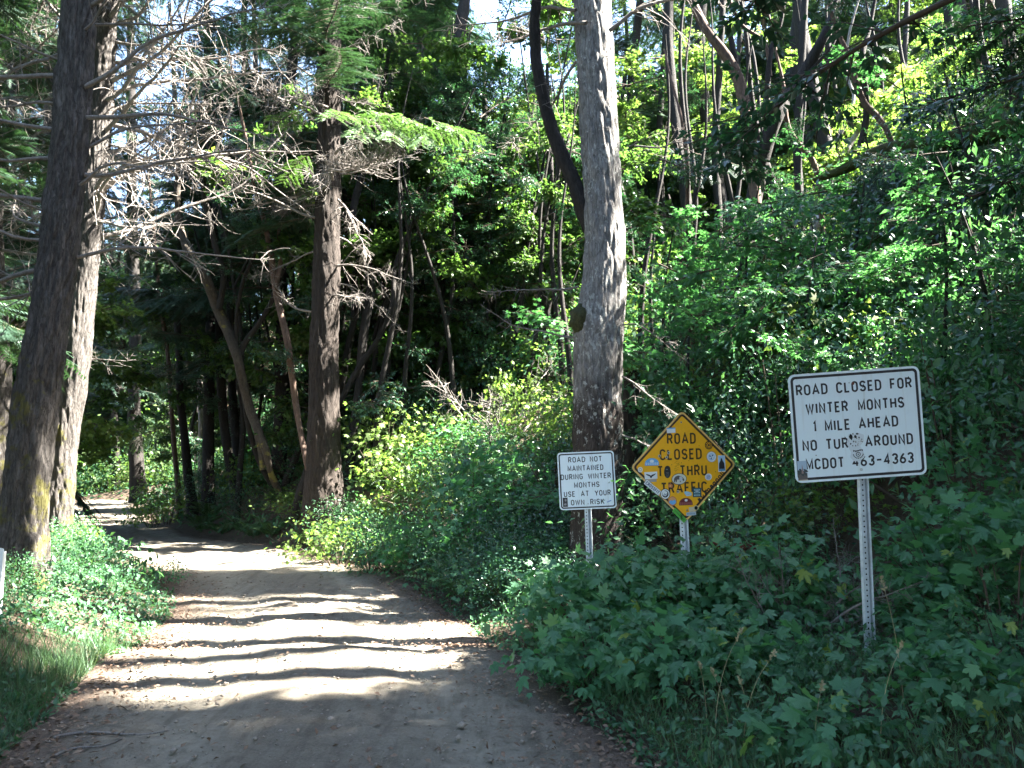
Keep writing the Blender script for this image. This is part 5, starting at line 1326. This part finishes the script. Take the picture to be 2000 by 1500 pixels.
for k, a in enumerate([
    (1130, 1130, 7.2, .62, .55, .64, 760, 210, 'big-leaved maple bush below the small square sign'),
    (1250, 1140, 6.9, .60, .50, .64, 760, 210, 'big-leaved maple bush between the two smaller signs'),
    (1370, 1160, 6.6, .60, .50, .56, 760, 210, 'big-leaved maple bush at the foot of the amber sign post'),
    (1170, 1230, 6.1, .62, .45, .46, 620, 190, 'low maple bush nearest the right edge of the road'),
    (1330, 1260, 5.6, .55, .40, .44, 560, 180, 'low maple bush in front of the amber sign, above seeding grass'),
    (1520, 1150, 6.2, .50, .40, .70, 620, 170, 'maple bush between the amber sign and the white sign post'),
    (1860, 1120, 5.6, .50, .45, 1.0, 800, 220, 'tall maple bush right of the white sign post'),
    (1960, 1150, 5.0, .45, .40, 1.0, 420, 140, 'maple bush against the right frame edge at mid height'),
    (1900, 1010, 6.4, .60, .5, 1.5, 480, 120, 'maple bush reaching the lower right corner of the white sign'),
    (1640, 1440, 4.2, .36, .28, .17, 200, 110, 'low maple bush in front of the foot of the white sign post'),
    (1880, 1400, 4.2, .42, .30, .34, 280, 110, 'dark low maple bush at the bottom right'),
    (1500, 1290, 5.3, .36, .33, .26, 220, 90, 'small maple bush left of the foot of the white sign post'),
    ]): maple_bush(*a, seed=k)
# rounder-leaved shrub at the foot of the white sign post, and glossy sprays at the right edge
for px, py, Y, s, m, t in [(1580,1330,4.85,.24,SH_CV,'round-leaved low bush around the post foot'),(1790,1340,4.8,.26,SH_CV,'round-leaved low bush right of the post foot'),(1980,1330,4.4,.5,SH_CV,'round-leaved bush in the lower right corner'),(1560,1180,6.6,.5,SH_GL,'dark twiggy bush'),
                           (1450,1070,8.6,.9,SH_GL,'dark bush'),(1080,1080,8.9,.7,SH_GL,'dark bush'),(1010,1110,9.3,.6,SH_GL,'dark roadside bush'),(930,1090,10.3,.6,SH_GL,'dark roadside bush'),(1000,1040,10.2,.8,SH_GL,'dark bush'),(1040,960,11.6,1.1,SH_GL,'dark bush'),(1070,1000,10.6,.9,SH_CV,'dark bush'),(980,985,11.8,1.0,SH_GL,'dark bush'),(1090,930,12.4,1.2,SH_GL,'dark bush'),(830,1010,12.2,.9,SH_MP,'dark leafy bush'),(880,960,12.8,1.2,SH_CV,'dark leafy bush'),(930,930,13,1.3,SH_GL,'dark bush'),(960,1010,11.4,.9,SH_MP,'dark leafy bush'),(1020,900,12.6,1.4,SH_MP,'dark leafy bush'),(900,1030,11.3,.7,SH_CV,'dark leafy bush'),(1050,1050,9.8,.7,SH_MP,'dark leafy bush'),(1075,1000,9.9,.9,SH_GL,'dark bush'),(990,950,12.2,1.2,SH_MP,'dark leafy bush'),(780,980,13.4,1.0,SH_CV,'dark leafy bush'),(870,1060,11.5,.7,SH_GL,'dark roadside bush')]:
    p = at(px, py, Y); shrub(p[0], p[1], s, m, t, 'small bushes by the signs')
# dead twiggy tangle left of the post, red rotting log, sticks
for px, py, Y, s in [(1600,1230,5.9,.45),(1560,1220,6.0,.4),(980,790,17,1.0)]:
    p = at(px, py, Y); g0 = float(ground(p[0], p[1])); root = empty('dead_bush', (p[0], p[1], g0)); describe(root, 'leafless grey twiggy bush', 'dead bush', p, 'leafless grey bushes')
    for k in range(7): put(random.choice(DEAD), 'dead_branch', root, (p[0], p[1], g0), random.uniform(0, 6.28), random.uniform(.3, 1.2), random.uniform(0, 6), s*random.uniform(.6, 1)*(1 if Y < 10 else 1.3))
pa, pb = at(1395, 1062, 8.8), at(1475, 1068, 8.4); g_ = (pa+pb)/2; root = link('rotten_log', None, None) if False else None
Pq = np.linspace(pa, pb, 12); V, F, C = tube(Pq-g_, np.linspace(.035, .05, 12), 10, bark_rad(.02, 8, 1, None, .1)); M['red_rot'] = bark('red_rotten_wood', (.06, .015, .012), (.16, .045, .035), (.26, .10, .07), 8, .6)
o = link('rotten_log', mesh_np('rotten_log', V, F, M['red_rot'], None, True), None, g_); tag(o, 'short dark red rotting log behind the bushes between the signs', 'log')
# ------------------------------------------------------------------ undergrowth, grass, litter, stones (nobody could count these)
def scatter_pts(n, fn):
    out = []
    while len(out) < n:
        q = fn()
        if q is not None: out.append(q)
    return np.array(out)
random.seed(33)
def verge_right():
    y = 2.2+abs(random.gauss(0, 1))*5.0; x = edgeR(y)+.05+abs(random.gauss(0, 1))*1.5
    if y > 22 or x > .8*y+.5: return None
    return (x, y)
P2 = scatter_pts(14000, verge_right); h = rng.uniform(.01, .30, len(P2))*np.minimum(1, (P2[:, 0]-edgeR(P2[:, 1]))/.6)
P3 = np.column_stack([P2, ground(P2[:, 0], P2[:, 1])+h]); n = len(P3)
A = stamp(LEAF, P3, frames(rand_dirs(n, -.1), np.array([0, -.25, 1])+rng.normal(0, .35, (n, 3))), rng.uniform(.03, .075, n), np.clip(rng.normal(.5, .25, n), 0, 1))
def verge_left():
    y = 3.2+abs(random.gauss(0, 1))*6.5; x = edgeL(y)-.02-abs(random.gauss(0, 1))*2.6
    if y > 24 or x < -.75*y-1: return None
    if math.sin(x*2.1)*math.sin(y*1.7) > .55: return None
    return (x, y)
P2 = scatter_pts(17000, verge_left); h = rng.uniform(.01, .22, len(P2))*np.minimum(1, (edgeL(P2[:, 1])-P2[:, 0])/.5)
P3 = np.column_stack([P2, ground(P2[:, 0], P2[:, 1])+h]); n = len(P3)
B = stamp(LEAF, P3, frames(rand_dirs(n, -.1), np.array([.1, -.2, 1])+rng.normal(0, .35, (n, 3))), rng.uniform(.035, .08, n), np.clip(rng.normal(.55, .25, n), 0, 1))
def hill():
    y = random.uniform(9, 78); x = random.uniform(-.78*y, .78*y)
    if not clear_of_road(x, y, .25) and y < 60: return None
    if random.random() > 1.1*(12/y)**.7: return None
    return (x, y)
P2 = scatter_pts(36000, hill); h = rng.uniform(.02, .45, len(P2)); P3 = np.column_stack([P2, ground(P2[:, 0], P2[:, 1])+h]); n = len(P3)
Cc = stamp(LEAF, P3, frames(rand_dirs(n, .1), np.array([0, -.25, 1])+rng.normal(0, .4, (n, 3))), (.05+.005*P3[:, 1])*rng.uniform(.7, 1.3, n), np.clip(rng.normal(.5, .25, n), 0, 1))
V, F, C = join_parts([A, B, Cc]); o = link('undergrowth', mesh_np('undergrowth', V, F, M['cover'], C)); tag(o, 'low leafy ground cover over the verges and the forest floor', 'undergrowth', kind='stuff')
BLADE = T_([(-.5, 0, 0), (.5, 0, 0), (-.38, .45, .06), (.38, .45, .06), (0, 1, .28)], [(0, 1, 3), (0, 3, 2), (2, 3, 4)])
def grass(n, fn, hh, ww, name, label):
    P2 = scatter_pts(n, fn); P3 = np.column_stack([P2[:, :2], ground(P2[:, 0], P2[:, 1])-.01])
    up = np.array([0, 0, 1])+rng.normal(0, .42, (n, 3)); Fm = frames(up, rand_dirs(n, 0)); sc = rng.uniform(.5, 1.2, n)*hh
    V, F = BLADE; W = np.einsum('nij,vj->nvi', Fm, V*np.array([ww/hh, 1, 1]))*sc[:, None, None]+P3[:, None, :]
    FF = F[None]+(np.arange(n)*len(V))[:, None, None]
    o = link(name, mesh_np(name, W.reshape(-1, 3), FF.reshape(-1, 3), M['grass'], np.repeat(np.clip(rng.normal(.5, .28, n), 0, 1), len(V)))); tag(o, label, 'grass', kind='stuff')
def g_right():
    y = random.uniform(2.3, 7.5); x = edgeR(y)+.25+abs(random.gauss(0, 1))*1.1
    if x > .75*y+.2 or random.random() < (y-3)/6 or math.sin(x*4)*math.sin(y*3+1) > .6: return None
    return (x, y)
grass(8000, g_right, .26, .0055, 'grass', 'fine grass growing through the verge below the signs')
def g_left():
    c = random.choice([(-3.75, 5.6, .35, .7), (-3.5, 6.6, .25, .5), (-4.4, 5.2, .5, .8), (-3.3, 4.4, .3, .6)]); x = random.gauss(c[0], c[2]); y = random.gauss(c[1], c[3])
    if x > edgeL(y)-.05 or y < 2.5: return None
    return (x, y)
grass(6500, g_left, .26, .006, 'grass', 'grass tufts on the left verge, half in sun')
# tall seeding grass stalks
def stalk(px, py, Y, h, label, seed):
    g = random.Random(seed); p = at(px, py, Y); g0 = float(ground(p[0], p[1])); root = empty('grass_stalk', (p[0], p[1], g0)); tag(root, label, 'grass stalk', 'tall seeding grass stalks')
    ln = g.uniform(-.25, .25); Pp = np.array([[ln*t*t*h, -.1*t*t*h, t*h-.12*t**3*h] for t in np.linspace(0, 1, 9)])
    V, F, C = tube(Pp, np.linspace(.0028, .0012, 9), 4); link('stem', mesh_np('stem', V, F, M['straw'], None, True), root)
    q = np.array([Pp[-1]+(Pp[-1]-Pp[-2])*k/9 for k in range(10)]); nn = 26; pos = q[np.random.default_rng(seed).integers(0, 10, nn)]
    V, F, C = stamp(LEAF2, pos, frames(rand_dirs(nn, .6)+np.array([0, 0, .8]), rand_dirs(nn)), np.full(nn, .022), rng.random(nn)); link('seed_head', mesh_np('seed_head', V, F, M['straw'], C), root)
M['straw'] = plain('straw', (.28, .25, .14), .8)
for k, (px, py, Y, h, lab) in enumerate([(1395,1400,4.7,.72,'tallest seeding grass stalk in front of the low maple bush'),(1425,1400,4.6,.5,'seeding grass stalk just right of the tallest one'),(1450,1420,4.5,.62,'arching grass stalk below the white sign, left of its post'),
    (1470,1440,4.4,.5,'short straw-coloured stalk in the verge grass'),(1770,1450,4.2,.78,'arching stalk right of the white sign post foot'),(1590,1470,4.1,.5,'pale stalk in the grass at the bottom, below the post'),(1720,1470,4.0,.6,'slim stalk in front of the round-leaved bush'),(1380,1380,4.9,.45,'short stalk beside the tallest one')]): stalk(px, py, Y, h, lab, k)
# leaf litter and pebbles along the road edges
def litter_pt():
    y = 3.2+abs(random.gauss(0, 1))*7
    if y > 26: return None
    r = random.random()
    if r < .45: x = edgeR(y)+random.gauss(-.1, .38)
    elif r < .85: x = edgeL(y)+random.gauss(.18, .26)
    else: x = random.uniform(edgeL(y), edgeR(y))
    return (x, y)
P2 = scatter_pts(7500, litter_pt); n = len(P2)
P3 = np.column_stack([P2, ground(P2[:, 0], P2[:, 1])+rng.uniform(.012, .04, n)])
V, F, C = stamp(LEAF, P3, frames(rng.normal(0, 1, (n, 3))*np.array([1, 1, .15]), np.array([0, 0, 1])+rng.normal(0, .35, (n, 3))), rng.uniform(.02, .062, n), np.clip(rng.normal(.45, .3, n), 0, 1))
o = link('leaf_litter', mesh_np('leaf_litter', V, F, M['litter'], C)); tag(o, 'dry brown leaves gathered along both road edges', 'leaf litter', kind='stuff')
OCT = T_([(1, 0, 0), (0, 1, 0), (-1, 0, 0), (0, -1, 0), (0, 0, .6), (0, 0, -.5)], [(0, 1, 4), (1, 2, 4), (2, 3, 4), (3, 0, 4), (1, 0, 5), (2, 1, 5), (3, 2, 5), (0, 3, 5)])
def peb_pt():
    y = 3.0+abs(random.gauss(0, 1))*5
    if y > 18: return None
    return (random.uniform(edgeL(y)-.1, edgeR(y)+.1), y)
P2 = scatter_pts(2600, peb_pt); n = len(P2); P3 = np.column_stack([P2, ground(P2[:, 0], P2[:, 1])+.004])
V, F, C = stamp(OCT, P3, frames(rng.normal(0, 1, (n, 3))*np.array([1, 1, .1]), np.array([0, 0, 1])+rng.normal(0, .2, (n, 3))), rng.gamma(1.6, .0042, n)+.003, rng.random(n))
M['stone'] = plain('pebble_grey', (.26, .22, .18), .9, mottle=.4)
o = link('gravel', mesh_np('gravel', V, F, M['stone'], C)); tag(o, 'loose gravel lying on the dirt road', 'gravel', kind='stuff')
for k, (x0, y0, x1, y1, Ys, lab) in enumerate([(105,1440,330,1425,0,'long bare stick on the road edge at the bottom left'),(100,1480,240,1440,0,'shorter pale stick nearer the bottom left corner')]):
    pts = []
    for t in np.linspace(0, 1, 9):
        px, py = x0+(x1-x0)*t, y0+(y1-y0)*t-6*math.sin(t*6); d = ray(px, py); tt = 1.6/(-d[2]); 
        for _ in range(5): p = np.array(CAM)+d*tt; tt += (p[2]-float(ground(p[0], p[1]))-.015)/(-d[2])
        pts.append(np.array(CAM)+d*tt)
    pts = np.array(pts); c = pts.mean(0); V, F, C = tube(pts-c, np.linspace(.010, .004, 9), 6)
    o = link('stick', mesh_np('stick', V, F, M['dead_wood'], None, True), None, c); tag(o, lab, 'stick')

# ------------------------------------------------------------------ the far wood
def far_pt():
    y = random.uniform(50, 84); x = random.uniform(-.9, .85)*y
    if not clear_of_road(x, y, 2) and y < 60: return None
    return (x, y)
cl = scatter_pts(1500, far_pt); cz = ground(cl[:, 0], cl[:, 1])+np.where(rng.random(len(cl)) < .4, rng.uniform(.2, 4, len(cl)), rng.uniform(.5, 30, len(cl))*rng.uniform(.3, 1, len(cl)))
n = 110000; ci = rng.integers(0, len(cl), n); P3 = np.column_stack([cl, cz])[ci]+rng.normal(0, 1, (n, 3))*np.array([1.3, 1.3, .8])
V, F, C = stamp(LEAF2, P3, frames(rand_dirs(n, -.2), np.array([0, -.3, .8])+rng.normal(0, .5, (n, 3))), rng.uniform(.22, .42, n), np.clip(.5+rng.normal(0, .18, n)+.15*np.sin(ci), 0, 1))
o = link('distant_wood', mesh_np('distant_wood', V, F, M['far_leaf'], C)); tag(o, 'mass of distant forest foliage closing the view', 'forest', kind='stuff')

n = 45000; P2 = np.column_stack([rng.uniform(-130, 60, n), 62+80*rng.random(n)**1.3]); P3 = np.column_stack([P2, ground(P2[:, 0], P2[:, 1])+rng.uniform(.1, 2.2, n)])
V, F, C = stamp(LEAF2, P3, frames(rand_dirs(n, .1), np.array([0, -.5, .8])+rng.normal(0, .4, (n, 3))), rng.uniform(.45, .9, n), np.clip(rng.normal(.45, .25, n), 0, 1))
o = link('far_undergrowth', mesh_np('far_undergrowth', V, F, M['far_leaf'], C)); tag(o, 'bushy undergrowth on the slope beyond the road bend', 'undergrowth', kind='stuff')
# sort out labels that several things share: they are look-alikes of one group
ORD = ['nearest', 'second nearest', 'third nearest', 'fourth nearest', 'fifth nearest', 'sixth nearest', 'seventh nearest', 'eighth nearest', 'ninth nearest', 'tenth nearest', 'eleventh nearest', 'twelfth nearest', 'thirteenth nearest', 'fourteenth nearest']
for t, obs in used.items():
    if 'beyond the' not in t and 1 < len(obs) <= 15:
        obs = sorted(obs, key=lambda o: o.location.y)
        for i, o in enumerate(obs): o['label'] = ('farthest ' if i == len(obs)-1 else ORD[i]+' ')+t
    if len(obs) > 1:
        for o in obs:
            if 'group' not in o: o['group'] = obs[0].name.split('.')[0].replace('_', ' ')+'s'
